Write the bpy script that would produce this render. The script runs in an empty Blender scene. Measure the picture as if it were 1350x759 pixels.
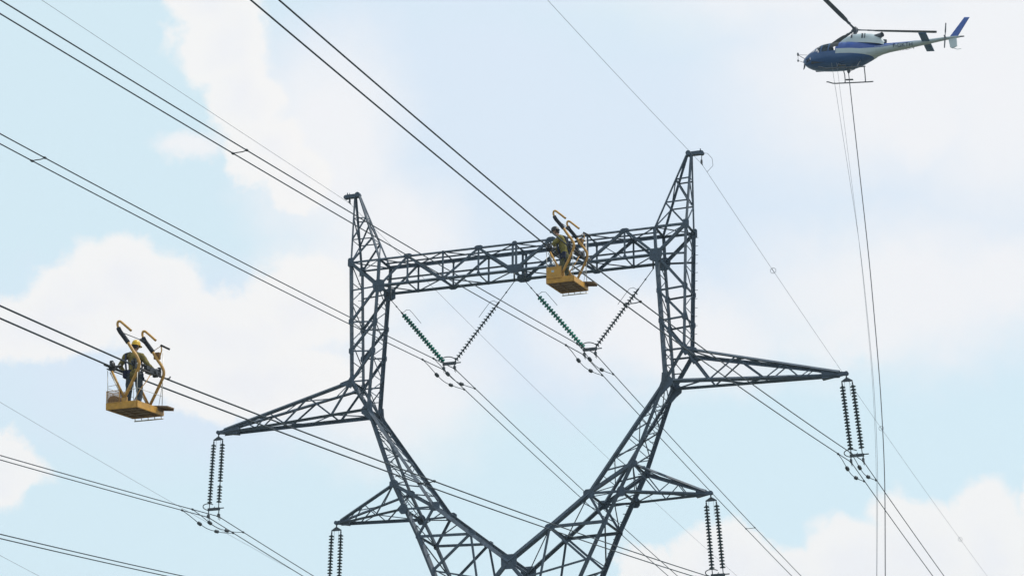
import bpy, bmesh, math, random
from mathutils import Vector, Matrix, Quaternion
random.seed(7)
scene = bpy.context.scene
V = Vector
GZ = 32.70                     # height of the tower's reference level above the ground

# ------------------------------------------------------------------ camera
cam_data = bpy.data.cameras.new('camera')
cam = bpy.data.objects.new('camera', cam_data)
scene.collection.objects.link(cam)
yaw, pitch, roll = -0.3386, 0.3287, 0.0035
fw = V((math.sin(yaw)*math.cos(pitch), math.cos(yaw)*math.cos(pitch), math.sin(pitch)))
rt = V((math.cos(yaw), -math.sin(yaw), 0)); up = rt.cross(fw)
rt2 = rt*math.cos(roll)+up*math.sin(roll); up2 = -rt*math.sin(roll)+up*math.cos(roll)
M = Matrix((rt2, up2, -fw)).transposed().to_4x4()
CAM = V((41.936, -120.307, -31.0575+GZ))
M.translation = CAM
cam.matrix_world = M
cam_data.sensor_width = 36.0
cam_data.lens = 36.0*3234.5/1350.0
cam_data.clip_start = 0.5
cam_data.clip_end = 9000
scene.camera = cam
scene.render.resolution_x, scene.render.resolution_y = 1024, 575

# ------------------------------------------------------------------ light
SUN_AZ, SUN_EL = math.radians(62), math.radians(58)   # azimuth from +Y (away) towards +X (right)
sun_dir = V((math.sin(SUN_AZ)*math.cos(SUN_EL), math.cos(SUN_AZ)*math.cos(SUN_EL), math.sin(SUN_EL)))
sl = bpy.data.lights.new('sun', 'SUN'); sl.energy = 3.0; sl.angle = math.radians(0.53); sl.color = (1, .95, .87)
so = bpy.data.objects.new('sun', sl); scene.collection.objects.link(so)
so.rotation_euler = sun_dir.to_track_quat('Z', 'Y').to_euler()
so.location = (60, 60, 120)
scene.view_settings.view_transform = 'Standard'
scene.view_settings.look = 'None'
scene.view_settings.exposure = 0.0
scene.view_settings.gamma = 1.0
scene.view_settings.use_curve_mapping = False

world = bpy.data.worlds.new('World'); scene.world = world; world.use_nodes = True
world.cycles.sampling_method = 'MANUAL'; world.cycles.sample_map_resolution = 512
nt = world.node_tree; N = nt.nodes; LK = nt.links; N.clear()
def nd(t, **k):
    n = N.new(t)
    for a, b in k.items(): setattr(n, a, b)
    return n
def mth(op, a, b=None, c=None, clamp=False):
    n = nd('ShaderNodeMath', operation=op); n.use_clamp = clamp
    for i, v in enumerate((a, b, c)):
        if v is None: continue
        if isinstance(v, (int, float)): n.inputs[i].default_value = v
        else: LK.new(v, n.inputs[i])
    return n.outputs[0]
def sstep(v, lo, hi, a=0., b=1.):
    n = nd('ShaderNodeMapRange', interpolation_type='SMOOTHSTEP')
    LK.new(v, n.inputs[0])
    for i, x in zip((1, 2, 3, 4), (lo, hi, a, b)): n.inputs[i].default_value = x
    return n.outputs[0]
def cmix(f, a, b):
    n = nd('ShaderNodeMix', data_type='RGBA')
    for s, v in ((n.inputs[0], f), (n.inputs[6], a), (n.inputs[7], b)):
        if isinstance(v, (tuple, float, int)): s.default_value = v if not isinstance(v, tuple) else (*v, 1)
        else: LK.new(v, s)
    return n.outputs[2]
sky = nd('ShaderNodeTexSky', sky_type='NISHITA', sun_disc=False)
sky.sun_elevation = SUN_EL; sky.sun_rotation = SUN_AZ
sky.air_density = 1.0; sky.dust_density = 2.0; sky.ozone_density = 1.0; sky.altitude = 100
tc = nd('ShaderNodeTexCoord')
sep = nd('ShaderNodeSeparateXYZ'); LK.new(tc.outputs['Generated'], sep.inputs[0])
az = mth('MULTIPLY', mth('ARCTAN2', sep.outputs[0], sep.outputs[1]), 57.2958)   # degrees, 0 = +Y
el = mth('MULTIPLY', mth('ARCSINE', sep.outputs[2]), 57.2958)
def noise(scale, detail=6, rough=.55, off=0.):
    n = nd('ShaderNodeTexNoise'); n.inputs['Scale'].default_value = scale
    n.inputs['Detail'].default_value = detail; n.inputs['Roughness'].default_value = rough
    if off:
        a = nd('ShaderNodeVectorMath', operation='ADD'); a.inputs[1].default_value = (off, off*.7, -off)
        LK.new(tc.outputs['Generated'], a.inputs[0]); LK.new(a.outputs[0], n.inputs['Vector'])
    else: LK.new(tc.outputs['Generated'], n.inputs['Vector'])
    return n
nw = noise(22, 7, .6); nsep = nd('ShaderNodeSeparateColor'); LK.new(nw.outputs['Color'], nsep.inputs[0])
nb = noise(7, 3, .5, 3.1); bsep = nd('ShaderNodeSeparateColor'); LK.new(nb.outputs['Color'], bsep.inputs[0])
def warp(v, i, k1, k2):
    a = mth('MULTIPLY_ADD', mth('SUBTRACT', nsep.outputs[i], .5), k1, v)
    return mth('MULTIPLY_ADD', mth('SUBTRACT', bsep.outputs[i], .5), k2, a)
nf = noise(75, 5, .6, 1.3); fsep = nd('ShaderNodeSeparateColor'); LK.new(nf.outputs['Color'], fsep.inputs[0])
azw = mth('MULTIPLY_ADD', mth('SUBTRACT', fsep.outputs[0], .5), .9, warp(az, 0, 2.0, 1.0)); elw = mth('MULTIPLY_ADD', mth('SUBTRACT', fsep.outputs[1], .5), .8, warp(el, 1, 1.8, .9))
def blobs(lst):
    """soft ellipses in the sky (azimuth, elevation, half-widths in degrees); max of all"""
    out = None
    for (a, e, ra, re) in lst:
        dx = mth('MULTIPLY', mth('SUBTRACT', azw, a), 1/ra)
        dy = mth('MULTIPLY', mth('SUBTRACT', elw, e), 1/re)
        d = mth('SQRT', mth('ADD', mth('MULTIPLY', dx, dx), mth('MULTIPLY', dy, dy)))
        v = mth('SUBTRACT', 1.0, d)
        out = v if out is None else mth('MAXIMUM', out, v)
    return out
WHITE = [(-27.12, 25.73, 1.57, 1.24), (-26.69, 24.49, 1.5, 1.42), (-26.19, 23.25, 1.23, 1.42), (-25.66, 21.93, 1.16, 0.99), (-24.82, 21.31, 1.03, 0.8), (-28.66, 18.39, 1.96, 1.5), (-29.78, 18.03, 1.68, 1.06), (-30.53, 17.5, 2.06, 1.06), (-26.6, 17.59, 2.62, 1.24), (-24.54, 18.3, 1.5, 1.42), (-25.85, 16.53, 3.18, 0.97), (-31.74, 14.23, 1.59, 0.92), (-16.13, 12.02, 1.08, 1.03), (-14.44, 12.25, 1.42, 1.31), (-13.14, 11.84, 1.31, 1.24), (-11.45, 12.07, 1.68, 1.49), (-9.86, 12.25, 1.68, 1.56), (-8.09, 12.42, 1.46, 1.81), (-6.37, 12.78, 0.97, 1.68), (-10.52, 10.86, 6.17, 2.12), (-27.63, 27.15, 2.06, 1.59)]
SOFT = [(-9.58, 23.61, 5.24, 3.19), (-9.96, 18.48, 4.86, 2.12), (-22.3, 16.35, 2.99, 2.12), (-15.57, 17.77, 4.11, 1.59), (-6.96, 23.79, 3.74, 5.31), (-23.98, 22.02, 2.43, 3.01), (-22.67, 20.07, 2.43, 1.95), (-23.42, 18.83, 2.62, 2.12), (-9.11, 22.28, 2.06, 1.42), (-7.53, 18.48, 2.06, 1.59), (-10.89, 17.59, 2.81, 1.06), (-10.52, 26.62, 7.48, 2.66), (-27.44, 21.93, 0.84, 0.46)]
VEIL = [(-20.05, 22.02, 6.17, 4.6), (-15.19, 21.13, 6.73, 4.6), (-11.08, 22.9, 5.98, 4.25), (-23.23, 22.9, 3.18, 3.54), (-8.09, 21.13, 4.86, 4.6), (-18.93, 17.59, 4.49, 1.95), (-27.16, 16.88, 5.98, 2.66), (-11.45, 26.97, 7.48, 2.66), (-20.8, 26.97, 6.55, 2.66)]
BASE_HAZE = .80
HAZE_COL = (7.95, 9.8, 10.5)
VEIL_COL = (7.3, 8.25, 9.45)
SOFT_COL = (9.25, 9.25, 9.4)
WHITE_COL = (9.5, 9.4, 9.3)
CORE_COL = (8.9, 8.95, 9.3)

# general scatter of fair-weather cloud over the whole dome, from one noise field
gen = noise(3.2, 8, .58, 7.7)
g1 = mth('MULTIPLY', mth('SUBTRACT', gen.outputs['Fac'], .53), 4.0)
away = sstep(mth('ABSOLUTE', mth('ADD', az, 19.4)), 14, 24)
away2 = mth('MAXIMUM', away, sstep(el, 27, 36))
gfield = mth('SUBTRACT', g1, mth('SUBTRACT', 1.0, away2))
white = mth('MAXIMUM', blobs(WHITE), gfield)
whitem = sstep(white, -.05, .26)
softm = sstep(blobs(SOFT), -.25, .75)
veil = mth('MAXIMUM', blobs(VEIL), gfield)
veilm = sstep(veil, -.25, .55)
core = sstep(mth('MULTIPLY_ADD', mth('SUBTRACT', nsep.outputs[2], .5), 1.6, white), .25, 1.0)
hsv = nd('ShaderNodeHueSaturation'); LK.new(sky.outputs[0], hsv.inputs['Color'])
hsv.inputs['Saturation'].default_value = .9; hsv.inputs['Value'].default_value = 1.0
base = cmix(BASE_HAZE, hsv.outputs[0], HAZE_COL)
c1 = cmix(mth('MULTIPLY', veilm, .85), base, VEIL_COL)
wcol = cmix(mth('MULTIPLY', core, .75), WHITE_COL, CORE_COL)
c15 = cmix(mth('MULTIPLY', softm, .9), c1, SOFT_COL)
c2 = cmix(mth('MULTIPLY', whitem, .93), c15, wcol)
bg = nd('ShaderNodeBackground'); LK.new(c2, bg.inputs[0]); bg.inputs[1].default_value = .1
wo = nd('ShaderNodeOutputWorld'); LK.new(bg.outputs[0], wo.inputs[0])

# ------------------------------------------------------------------ materials
def mat(name, col, rough=.6, metal=0., var=.25, scale=6., bump=0., spec=.5, col2=None):
    m = bpy.data.materials.new(name); m.use_nodes = True
    t = m.node_tree; b = t.nodes['Principled BSDF']
    b.inputs['Roughness'].default_value = rough; b.inputs['Metallic'].default_value = metal
    b.inputs['Specular IOR Level'].default_value = spec
    tcn = t.nodes.new('ShaderNodeTexCoord')
    n = t.nodes.new('ShaderNodeTexNoise'); n.inputs['Scale'].default_value = scale; n.inputs['Detail'].default_value = 6
    t.links.new(tcn.outputs['Object'], n.inputs['Vector'])
    cr = t.nodes.new('ShaderNodeValToRGB')
    c2 = col2 or tuple(min(1, c*(1+var)) for c in col)
    cr.color_ramp.elements[0].color = (*[c*(1-var) for c in col], 1); cr.color_ramp.elements[0].position = .3
    cr.color_ramp.elements[1].color = (*c2, 1); cr.color_ramp.elements[1].position = .72
    t.links.new(n.outputs['Fac'], cr.inputs[0]); t.links.new(cr.outputs[0], b.inputs['Base Color'])
    rm = t.nodes.new('ShaderNodeMapRange'); rm.inputs[3].default_value = max(0, rough-.12); rm.inputs[4].default_value = min(1, rough+.12)
    t.links.new(n.outputs['Fac'], rm.inputs[0]); t.links.new(rm.outputs[0], b.inputs['Roughness'])
    if bump:
        bp = t.nodes.new('ShaderNodeBump'); bp.inputs['Strength'].default_value = bump; bp.inputs['Distance'].default_value = .01
        t.links.new(n.outputs['Fac'], bp.inputs['Height']); t.links.new(bp.outputs[0], b.inputs['Normal'])
    return m
MT = dict(
    steel=mat('galvanised_steel', (.042, .064, .096), .62, .0, .35, 2.2),
    plate=mat('plate_steel', (.032, .053, .086), .6, .0, .3, 3.),
    fitting=mat('fitting_steel', (.035, .042, .05), .5, .3, .3, 8.),
    wire=mat('conductor_aluminium', (.018, .030, .045), .55, .3, .2, 1.),
    thinwire=mat('shield_wire', (.16, .18, .21), .5, .2, .2, 1.),
    rope=mat('dark_rope', (.09, .09, .11), .8, 0, .2, 2.),
    orange=mat('orange_paint', (.50, .255, .035), .5, 0, .22, 7., .1),
    orange_d=mat('worn_orange_plate', (.27, .13, .045), .65, 0, .45, 4., .15, col2=(.24, .16, .10)),
    tubeo=mat('orange_tube', (.47, .25, .05), .45, 0, .25, 9.),
    alu=mat('bare_aluminium', (.55, .53, .5), .4, .6, .2, 9.),
    foam=mat('black_foam', (.012, .014, .022), .85, 0, .3, 30., .2),
    machine=mat('dark_machinery', (.03, .03, .035), .5, .2, .4, 14.),
    brownbox=mat('brown_box', (.22, .11, .035), .7, 0, .3, 10.),
    khaki=mat('khaki_cloth', (.16, .125, .03), .9, 0, .35, 14., .3),
    khaki2=mat('olive_cloth', (.20, .17, .04), .9, 0, .35, 14., .3),
    trousers=mat('blue_grey_trousers', (.040, .052, .065), .9, 0, .35, 12., .3),
    trousers2=mat('olive_trousers', (.085, .085, .04), .9, 0, .35, 12., .3),
    harness=mat('navy_harness', (.008, .014, .05), .8, 0, .3, 20., .2),
    skin=mat('skin', (.42, .24, .16), .6, 0, .1, 12.),
    hair=mat('dark_hair', (.015, .012, .012), .7, 0, .3, 40., .2),
    helmet=mat('yellow_helmet', (.66, .40, .015), .35, 0, .08, 8.),
    blackcap=mat('black_helmet', (.012, .012, .014), .45, 0, .1, 8.),
    glove=mat('work_glove', (.13, .09, .05), .9, 0, .3, 16.),
    boot=mat('boot_leather', (.02, .017, .015), .7, 0, .3, 16.),
    hblue=mat('blue_paint', (.013, .075, .20), .3, 0, .06, 1.5),
    hblue2=mat('royal_blue_paint', (.025, .085, .36), .3, 0, .06, 1.5),
    hwhite=mat('white_paint', (.44, .51, .55), .35, 0, .06, 1.5),
    hdark=mat('dark_rotor', (.055, .06, .075), .5, 0, .2, 3.),
    interior=mat('dark_trim_and_doorway_shade', (.015, .018, .022), .8, 0, .3, 5.),
    seat=mat('grey_seat_cloth', (.05, .055, .06), .9, 0, .3, 9.),
    concrete=mat('concrete', (.35, .34, .32), .9, 0, .15, 3., .3),
)
def glass_disc_mat(name, dif, tra, fac):
    m = bpy.data.materials.new(name); m.use_nodes = True; t = m.node_tree; t.nodes.clear()
    o = t.nodes.new('ShaderNodeOutputMaterial'); d = t.nodes.new('ShaderNodeBsdfPrincipled')
    d.inputs['Base Color'].default_value = (*dif, 1); d.inputs['Roughness'].default_value = .18
    tr = t.nodes.new('ShaderNodeBsdfTranslucent'); tr.inputs[0].default_value = (*tra, 1)
    mx = t.nodes.new('ShaderNodeMixShader'); n = t.nodes.new('ShaderNodeTexNoise'); n.inputs['Scale'].default_value = 9
    r = t.nodes.new('ShaderNodeMapRange'); r.inputs[3].default_value = fac-.1; r.inputs[4].default_value = fac+.1
    t.links.new(n.outputs['Fac'], r.inputs[0]); t.links.new(r.outputs[0], mx.inputs[0])
    t.links.new(d.outputs[0], mx.inputs[1]); t.links.new(tr.outputs[0], mx.inputs[2]); t.links.new(mx.outputs[0], o.inputs[0])
    return m
MT['disc'] = glass_disc_mat('toughened_glass_lit', (.015, .085, .07), (.018, .46, .38), .72)  # broadside discs: green of light shining through is put into the colour
MT['disc_shaded'] = glass_disc_mat('toughened_glass_shaded', (.035, .055, .06), (.19, .26, .27), .5)  # same glass on the darker strings, their shade painted into the colour
MT['disc_pale_lit'] = glass_disc_mat('toughened_glass_pale_lit', (.05, .11, .10), (.16, .62, .52), .65)  # same glass again, a paler glow of passing light coloured in
def tinted(name, col, alpha):
    m = bpy.data.materials.new(name); m.use_nodes = True; t = m.node_tree; b = t.nodes['Principled BSDF']
    b.inputs['Base Color'].default_value = (*col, 1); b.inputs['Roughness'].default_value = .06
    b.inputs['Alpha'].default_value = alpha
    n = t.nodes.new('ShaderNodeTexNoise'); n.inputs['Scale'].default_value = 3
    r = t.nodes.new('ShaderNodeMapRange'); r.inputs[3].default_value = alpha-.05; r.inputs[4].default_value = alpha+.05
    t.links.new(n.outputs['Fac'], r.inputs[0]); t.links.new(r.outputs[0], b.inputs['Alpha'])
    return m
MT['glass_clear'] = tinted('clear_cabin_glass', (.05, .07, .09), .08)
MT['glass'] = tinted('tinted_cockpit_glass', (.02, .05, .085), .35)
def mesh_mat():
    """expanded metal: holes by alpha on a fine wire grid"""
    m = bpy.data.materials.new('expanded_metal'); m.use_nodes = True; t = m.node_tree; b = t.nodes['Principled BSDF']
    b.inputs['Base Color'].default_value = (.30, .16, .06, 1); b.inputs['Roughness'].default_value = .6
    c = t.nodes.new('ShaderNodeTexCoord'); ck = t.nodes.new('ShaderNodeTexBrick')
    ck.inputs['Scale'].default_value = 40; ck.inputs['Mortar Size'].default_value = .012
    ck.inputs['Color1'].default_value = (.45, .45, .45, 1); ck.inputs['Color2'].default_value = (.45, .45, .45, 1); ck.inputs['Mortar'].default_value = (1, 1, 1, 1)
    t.links.new(c.outputs['Object'], ck.inputs['Vector']); t.links.new(ck.outputs['Color'], b.inputs['Alpha'])
    return m
MT['mesh'] = mesh_mat()

# ------------------------------------------------------------------ mesh helpers
COL = scene.collection
class MB:
    def __init__(s): s.v = []; s.f = []; s.sm = []; s.mi = []
    def add(s, vs, fs, smooth=False, mi=0):
        o = len(s.v); s.v += [tuple(p) for p in vs]
        for f in fs: s.f.append([o+i for i in f]); s.sm.append(smooth); s.mi.append(mi)
    def box(s, c, size, R=None, mi=0):
        hx, hy, hz = [q/2 for q in size]; c = V(c)
        vs = [V((x, y, z)) for x in (-hx, hx) for y in (-hy, hy) for z in (-hz, hz)]
        if R is not None: vs = [R @ p for p in vs]
        s.add([c+p for p in vs], [(0,1,3,2),(4,6,7,5),(0,4,5,1),(2,3,7,6),(0,2,6,4),(1,5,7,3)], mi=mi)
    def tube(s, pts, r, n=8, cap=True, mi=0, smooth=True):
        pts = [V(p) for p in pts]; rs = r if isinstance(r, (list, tuple)) else [r]*len(pts)
        rings = []; prev = None
        for i, p in enumerate(pts):
            d = (pts[min(i+1, len(pts)-1)]-pts[max(i-1, 0)]).normalized()
            if prev is None:
                a = V((0, 0, 1)) if abs(d.z) < .9 else V((1, 0, 0))
                x = d.cross(a).normalized()
            else:
                x = (prev-d*prev.dot(d)).normalized()
            prev = x; y = d.cross(x)
            rings.append([p+(x*math.cos(2*math.pi*k/n)+y*math.sin(2*math.pi*k/n))*rs[i] for k in range(n)])
        vs = [q for rg in rings for q in rg]; fs = []
        for i in range(len(pts)-1):
            for k in range(n):
                fs.append((i*n+k, i*n+(k+1) % n, (i+1)*n+(k+1) % n, (i+1)*n+k))
        s.add(vs, fs, smooth, mi)
        if cap:
            o = len(s.v)-len(vs)
            s.f.append([o+k for k in range(n)][::-1]); s.sm.append(False); s.mi.append(mi)
            s.f.append([o+(len(pts)-1)*n+k for k in range(n)]); s.sm.append(False); s.mi.append(mi)
    def lathe(s, prof, o, axis, n=12, mi=0, smooth=True):
        axis = V(axis).normalized(); a = V((0, 0, 1)) if abs(axis.z) < .9 else V((1, 0, 0))
        x = axis.cross(a).normalized(); y = axis.cross(x); o = V(o)
        vs = [o+axis*h+(x*math.cos(2*math.pi*k/n)+y*math.sin(2*math.pi*k/n))*r for (r, h) in prof for k in range(n)]
        fs = [(i*n+k, i*n+(k+1) % n, (i+1)*n+(k+1) % n, (i+1)*n+k) for i in range(len(prof)-1) for k in range(n)]
        s.add(vs, fs, smooth, mi)
    def angle(s, a, b, w, ref, t=None):
        """steel angle section from a to b; ref points out of the lattice"""
        a, b, ref = V(a), V(b), V(ref); d = (b-a).normalized(); t = t or max(.012, w*.13)
        x = (ref-d*ref.dot(d))
        x = x.normalized() if x.length > 1e-4 else d.orthogonal().normalized()
        y = d.cross(x)
        pr = [(0, 0), (w, 0), (w, -t), (t, -t), (t, -w), (0, -w)]
        pr = [(p-w*.3, q+w*.3) for p, q in pr]
        vs = [e+y*p+x*q for e in (a, b) for p, q in pr]
        fs = [(i, (i+1) % 6, 6+(i+1) % 6, 6+i) for i in range(6)]+[(5, 4, 3, 0), (3, 2, 1, 0), (6, 9, 10, 11), (6, 7, 8, 9)]
        s.add(vs, fs)
    def build(s, name, m, parent=None, loc=None):
        me = bpy.data.meshes.new(name); me.from_pydata(s.v, [], s.f); me.update()
        ms = m if isinstance(m, (list, tuple)) else [m]
        for q in ms: me.materials.append(MT[q] if isinstance(q, str) else q)
        me.polygons.foreach_set('use_smooth', s.sm); me.polygons.foreach_set('material_index', s.mi)
        o = bpy.data.objects.new(name, me); COL.objects.link(o)
        if parent: o.parent = parent
        if loc is not None: o.location = loc
        return o
def inst(name, src, parent, mw):
    o = bpy.data.objects.new(name, src); COL.objects.link(o); o.parent = parent; o.matrix_local = mw
    return o
def tag(o, label=None, cat=None, group=None, kind=None):
    if label: o['label'] = label
    if cat: o['category'] = cat
    if group: o['group'] = group
    if kind: o['kind'] = kind
    return o
def empty(name, loc, rot=(0, 0, 0)):
    o = bpy.data.objects.new(name, None); COL.objects.link(o); o.location = loc; o.rotation_euler = rot
    o.empty_display_size = .3
    return o
def Z(p): return V((p[0], p[1], p[2]+GZ))
def tri_noise(a): return a*(random.random()-.5)

# ------------------------------------------------------------------ ground
def build_ground():
    m = bpy.data.materials.new('meadow'); m.use_nodes = True; t = m.node_tree; b = t.nodes['Principled BSDF']
    n = t.nodes.new('ShaderNodeTexNoise'); n.inputs['Scale'].default_value = .08; n.inputs['Detail'].default_value = 9
    c = t.nodes.new('ShaderNodeTexCoord'); t.links.new(c.outputs['Object'], n.inputs['Vector'])
    r = t.nodes.new('ShaderNodeValToRGB'); r.color_ramp.elements[0].color = (.07, .08, .04, 1); r.color_ramp.elements[1].color = (.17, .155, .10, 1)
    t.links.new(n.outputs['Fac'], r.inputs[0]); t.links.new(r.outputs[0], b.inputs['Base Color']); b.inputs['Roughness'].default_value = .95
    g = MB(); n_ = 60; S = 4000
    for i in range(n_+1):
        for j in range(n_+1):
            x = S*math.copysign(abs(2*i/n_-1)**2.2, i-n_/2); y = S*math.copysign(abs(2*j/n_-1)**2.2, j-n_/2)
            g.v.append((x, y, .25*math.sin(x*.013+1)*math.cos(y*.011)*min(1, math.hypot(x, y)/60)))
    for i in range(n_):
        for j in range(n_):
            k = i*(n_+1)+j; g.f.append((k, k+n_+1, k+n_+2, k+1)); g.sm.append(True); g.mi.append(0)
    o = g.build('ground', m); tag(o, kind='structure')
build_ground()

# ------------------------------------------------------------------ the lattice tower
TW = dict(otop=(9.731, 14.71, .81), itop=(8.0, 14.715, .81), ibot=(8.06, 13.165, .80), root=(9.504, 7.735, .825), elbow=(8.446, 6.046, .84),
          lroot=(6.712, 1.614, 1.22), lbot=(6.094, .15, 1.324), inn=(4.32, .169, 1.28), inn2=(2.201, -1.479, 1.381), out2=(5.207, -1.394, 1.314),
          vnode=(0, -3.16, 1.553), out3=(4.25, -3.35, 1.50), waist=(1.95, -8.6, 1.85))
APEX = (9.91, 18.993); TIP = (17.899, 5.773); LTIP = (10.531, .025)
tower = empty('lattice_tower', (0, 0, 0))
tag(tower, 'dark steel lattice pylon with forked head, two peaks, a bridge beam and four side arms', 'pylon')
def P(name, s, f):
    x, z, d = TW[name]; return V((s*x, f*d, z+GZ))
def lerp(a, b, t): return a+(b-a)*t
cnt = 0
def member(name, a, b, w, ref):
    q = MB(); q.angle(a, b, w, ref); return q.build(name, 'steel', tower)
def gusset(c, pts, f, th=.03):
    """plate standing in the x-z plane of a face"""
    q = MB(); c = V(c); n = len(pts)
    vs = [c+V((x, y, z)) for y in (-th, th) for x, z in pts]
    fs = [tuple(range(n))[::-1], tuple(range(n, 2*n))]+[(i, (i+1) % n, n+(i+1) % n, n+i) for i in range(n)]
    q.add(vs, fs); return q.build('gusset_plate', 'plate', tower)
def octo(rx, rz, k=.52):
    return [(-rx, -rz*k), (-rx*k, -rz), (rx*k, -rz), (rx, -rz*k), (rx, rz*k), (rx*k, rz), (-rx*k, rz), (-rx, rz*k)]
for s in (-1, 1):
    for f in (-1, 1):
        out = V((0, f, 0)); fx = V((s, f, 0))
        A = V((s*APEX[0], f*.10, APEX[1]+GZ)); Ai = V((s*(APEX[0]-.28), f*.10, APEX[1]+GZ-.05))
        ot, it, ib, ro, eb = [P(k, s, f) for k in ('otop', 'itop', 'ibot', 'root', 'elbow')]
        lr, lb, inn, in2, o2, vn, o3, wa = [P(k, s, f) for k in ('lroot', 'lbot', 'inn', 'inn2', 'out2', 'vnode', 'out3', 'waist')]
        # peak
        member('peak_chord', ot, A, .105, fx); member('peak_chord', it, Ai, .105, V((-s, f, 0)))
        lv = [(lerp(A, ot, t), lerp(Ai, it, t)) for t in (.34, .66)]
        for o_, i_ in lv: member('peak_brace', o_, i_, .065, out)
        member('peak_brace', lv[0][1], lv[1][0], .07, out); member('peak_brace', lv[1][1], ot, .085, out)
        # column
        member('column_chord', ot, ro, .17, fx); member('column_chord', it, ib, .15, out); member('column_chord', ib, eb, .19, V((-s, f, 0)))
        member('column_chord', ro, eb, .18, fx)
        member('column_brace', ot, ib, .16, out)
        zo = [11.2, 9.5]; oN = [lerp(ot, ro, (14.71-z)/(14.71-7.735)) for z in zo]; iN = [lerp(ib, eb, (13.165-z)/(13.165-6.046)) for z in (11.1, 9.4)]
        ir = lerp(ib, eb, (13.165-7.72)/(13.165-6.046))
        obot = lerp(ot, ro, (14.71-13.05)/(14.71-7.735))
        member('column_brace', obot, ib, .09, out); member('beam_chord', ot, it, .12, out)
        omid = lerp(ot, ro, (14.71-12.4)/(14.71-7.735))
        member('column_brace', ib, oN[0], .12, out); member('column_brace', iN[0], oN[1], .12, out); member('column_brace', iN[1], ro, .13, out)
        for a_, b_ in ((oN[0], iN[0]), (oN[1], iN[1]), (ro, ir)): member('column_brace', a_, b_, .09, out)
        member('column_brace', lerp(ro, eb, .5), lerp(ir, eb, .5), .05, out); member('column_brace', ir, lerp(ro, eb, .5), .05, out)
        for n_ in oN+iN: gusset(n_+out*.02, octo(.14, .2), f)
        gusset(ot+out*.03, octo(.17, .26, .7), f)
        # heavy corner plates
        gusset(ib+V((s*-.03, f*.02, .02)), [(-.36, -.30), (-.12, -.42), (.24, -.38), (.36, -.05), (.34, .22), (.05, .36), (-.34, .26)] if s > 0 else [(.36, -.30), (.34, .26), (-.05, .36), (-.34, .22), (-.36, -.05), (-.24, -.38), (.12, -.42)], f)
        gs = lambda pts: pts if s > 0 else [(-x, z) for x, z in pts][::-1]
        gusset(ro+V((s*.08, f*.02, 0)), gs([(-.22, -.10), (-.05, -.40), (.25, -.25), (.62, -.17), (.58, -.04), (.10, .10), (-.08, .40), (-.22, .30)]), f)
        gusset(eb+V((s*.02, f*.02, 0)), gs([(-.62, -.95), (-.34, -.90), (.08, -.45), (.38, -.22), (.40, .05), (.18, .30), (-.02, .48), (-.2, .46), (-.24, 0), (-.4, -.4)]), f)
        # fork leg
        member('leg_chord', eb, lr, .18, fx); member('leg_chord', lr, o2, .20, fx); member('leg_chord', o2, wa, .22, fx)
        member('leg_chord', eb, inn, .19, V((-s, f, 0))); member('leg_chord', inn, in2, .23, V((-s, f, 0))); member('leg_chord', in2, vn, .23, V((-s, f, 0)))
        for t0, t1 in ((.24, .24), (.5, .47), (.75, .71)):
            member('leg_brace', lerp(eb, lr, t0), lerp(eb, inn, t1), .06, out)
        ts = (0.12, .24, .5, .75, 1.0); ti = (0.12, .24, .47, .71, 1.0)
        for k in range(1, 4):
            a_, b_ = (lerp(eb, lr, ts[k]), lerp(eb, inn, ti[k+1])) if (k % 2) else (lerp(eb, inn, ti[k]), lerp(eb, lr, ts[k+1]))
            if k < 3: member('leg_brace', a_, b_, .05, out)
        member('leg_brace', lr, lerp(eb, inn, .80), .07, out)
        member('leg_brace', lr, inn, .19, out); member('leg_brace', lb, inn, .11, out); member('leg_brace', inn, o2, .12, out)
        member('leg_brace', o2, in2, .15, out); member('leg_brace', in2, o3, .12, out)
        member('leg_brace', lerp(inn, in2, .12), lb, .05, out)
        low = V((s*2.75, f*1.72, -6.6+GZ)); lowc = V((0, f*1.72, -6.5+GZ))
        member('leg_brace', vn, lerp(o2, wa, .72), .20, out)
        member('leg_brace', in2, lerp(vn, lerp(o2, wa, .72), .55), .10, out)
        member('leg_brace', o3, lerp(vn, lerp(o2, wa, .72), .28), .09, out)
        member('leg_brace', lerp(inn, in2, .22), lerp(inn, o2, .62), .05, out)
        if s > 0: member('leg_brace', lerp(o2, wa, .72), P('out2', -1, f).lerp(P('waist', -1, f), .72), .10, out)
        gusset(lr+out*.02, octo(.24, .2), f); gusset(lb+out*.02, octo(.22, .27), f); gusset(inn+out*.02, octo(.30, .24), f); gusset(in2+out*.02, octo(.26, .18), f)
        gusset(o2+out*.02, octo(.14, .17), f)
        if s > 0: gusset(vn+V((0, f*.02, 0)), [(-.42, -.30), (-.2, -.42), (.2, -.42), (.42, -.30), (.44, .34), (.2, .36), (-.2, .36), (-.44, .34)], f)
        # upper arm
        tip = V((s*(TIP[0]-.35), f*.09, TIP[1]+GZ)); tipt = tip+V((0, 0, .10)); tipb = tip+V((0, 0, -.10))
        member('arm_chord', ro, tipt, .17, out+V((0, 0, 1))); member('arm_chord', eb, tipb, .17, out-V((0, 0, 1)))
        def on(a_, b_, x): return lerp(a_, b_, (s*x-a_.x)/(b_.x-a_.x))
        nodes = [ro]+[on(eb, tipb, x) if k % 2 == 0 else on(ro, tipt, x) for k, x in enumerate((10.75, 12.2, 13.7, 14.7, 15.5, 16.2))]
        for k in range(len(nodes)-1): member('arm_brace', nodes[k], nodes[k+1], (.10, .09, .08, .07, .06, .05)[k], out)
        # lower arm
        lt = V((s*(LTIP[0]-.25), f*.08, LTIP[1]+GZ)); ltt = lt+V((0, 0, .09)); ltb = lt+V((0, 0, -.07))
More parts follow.
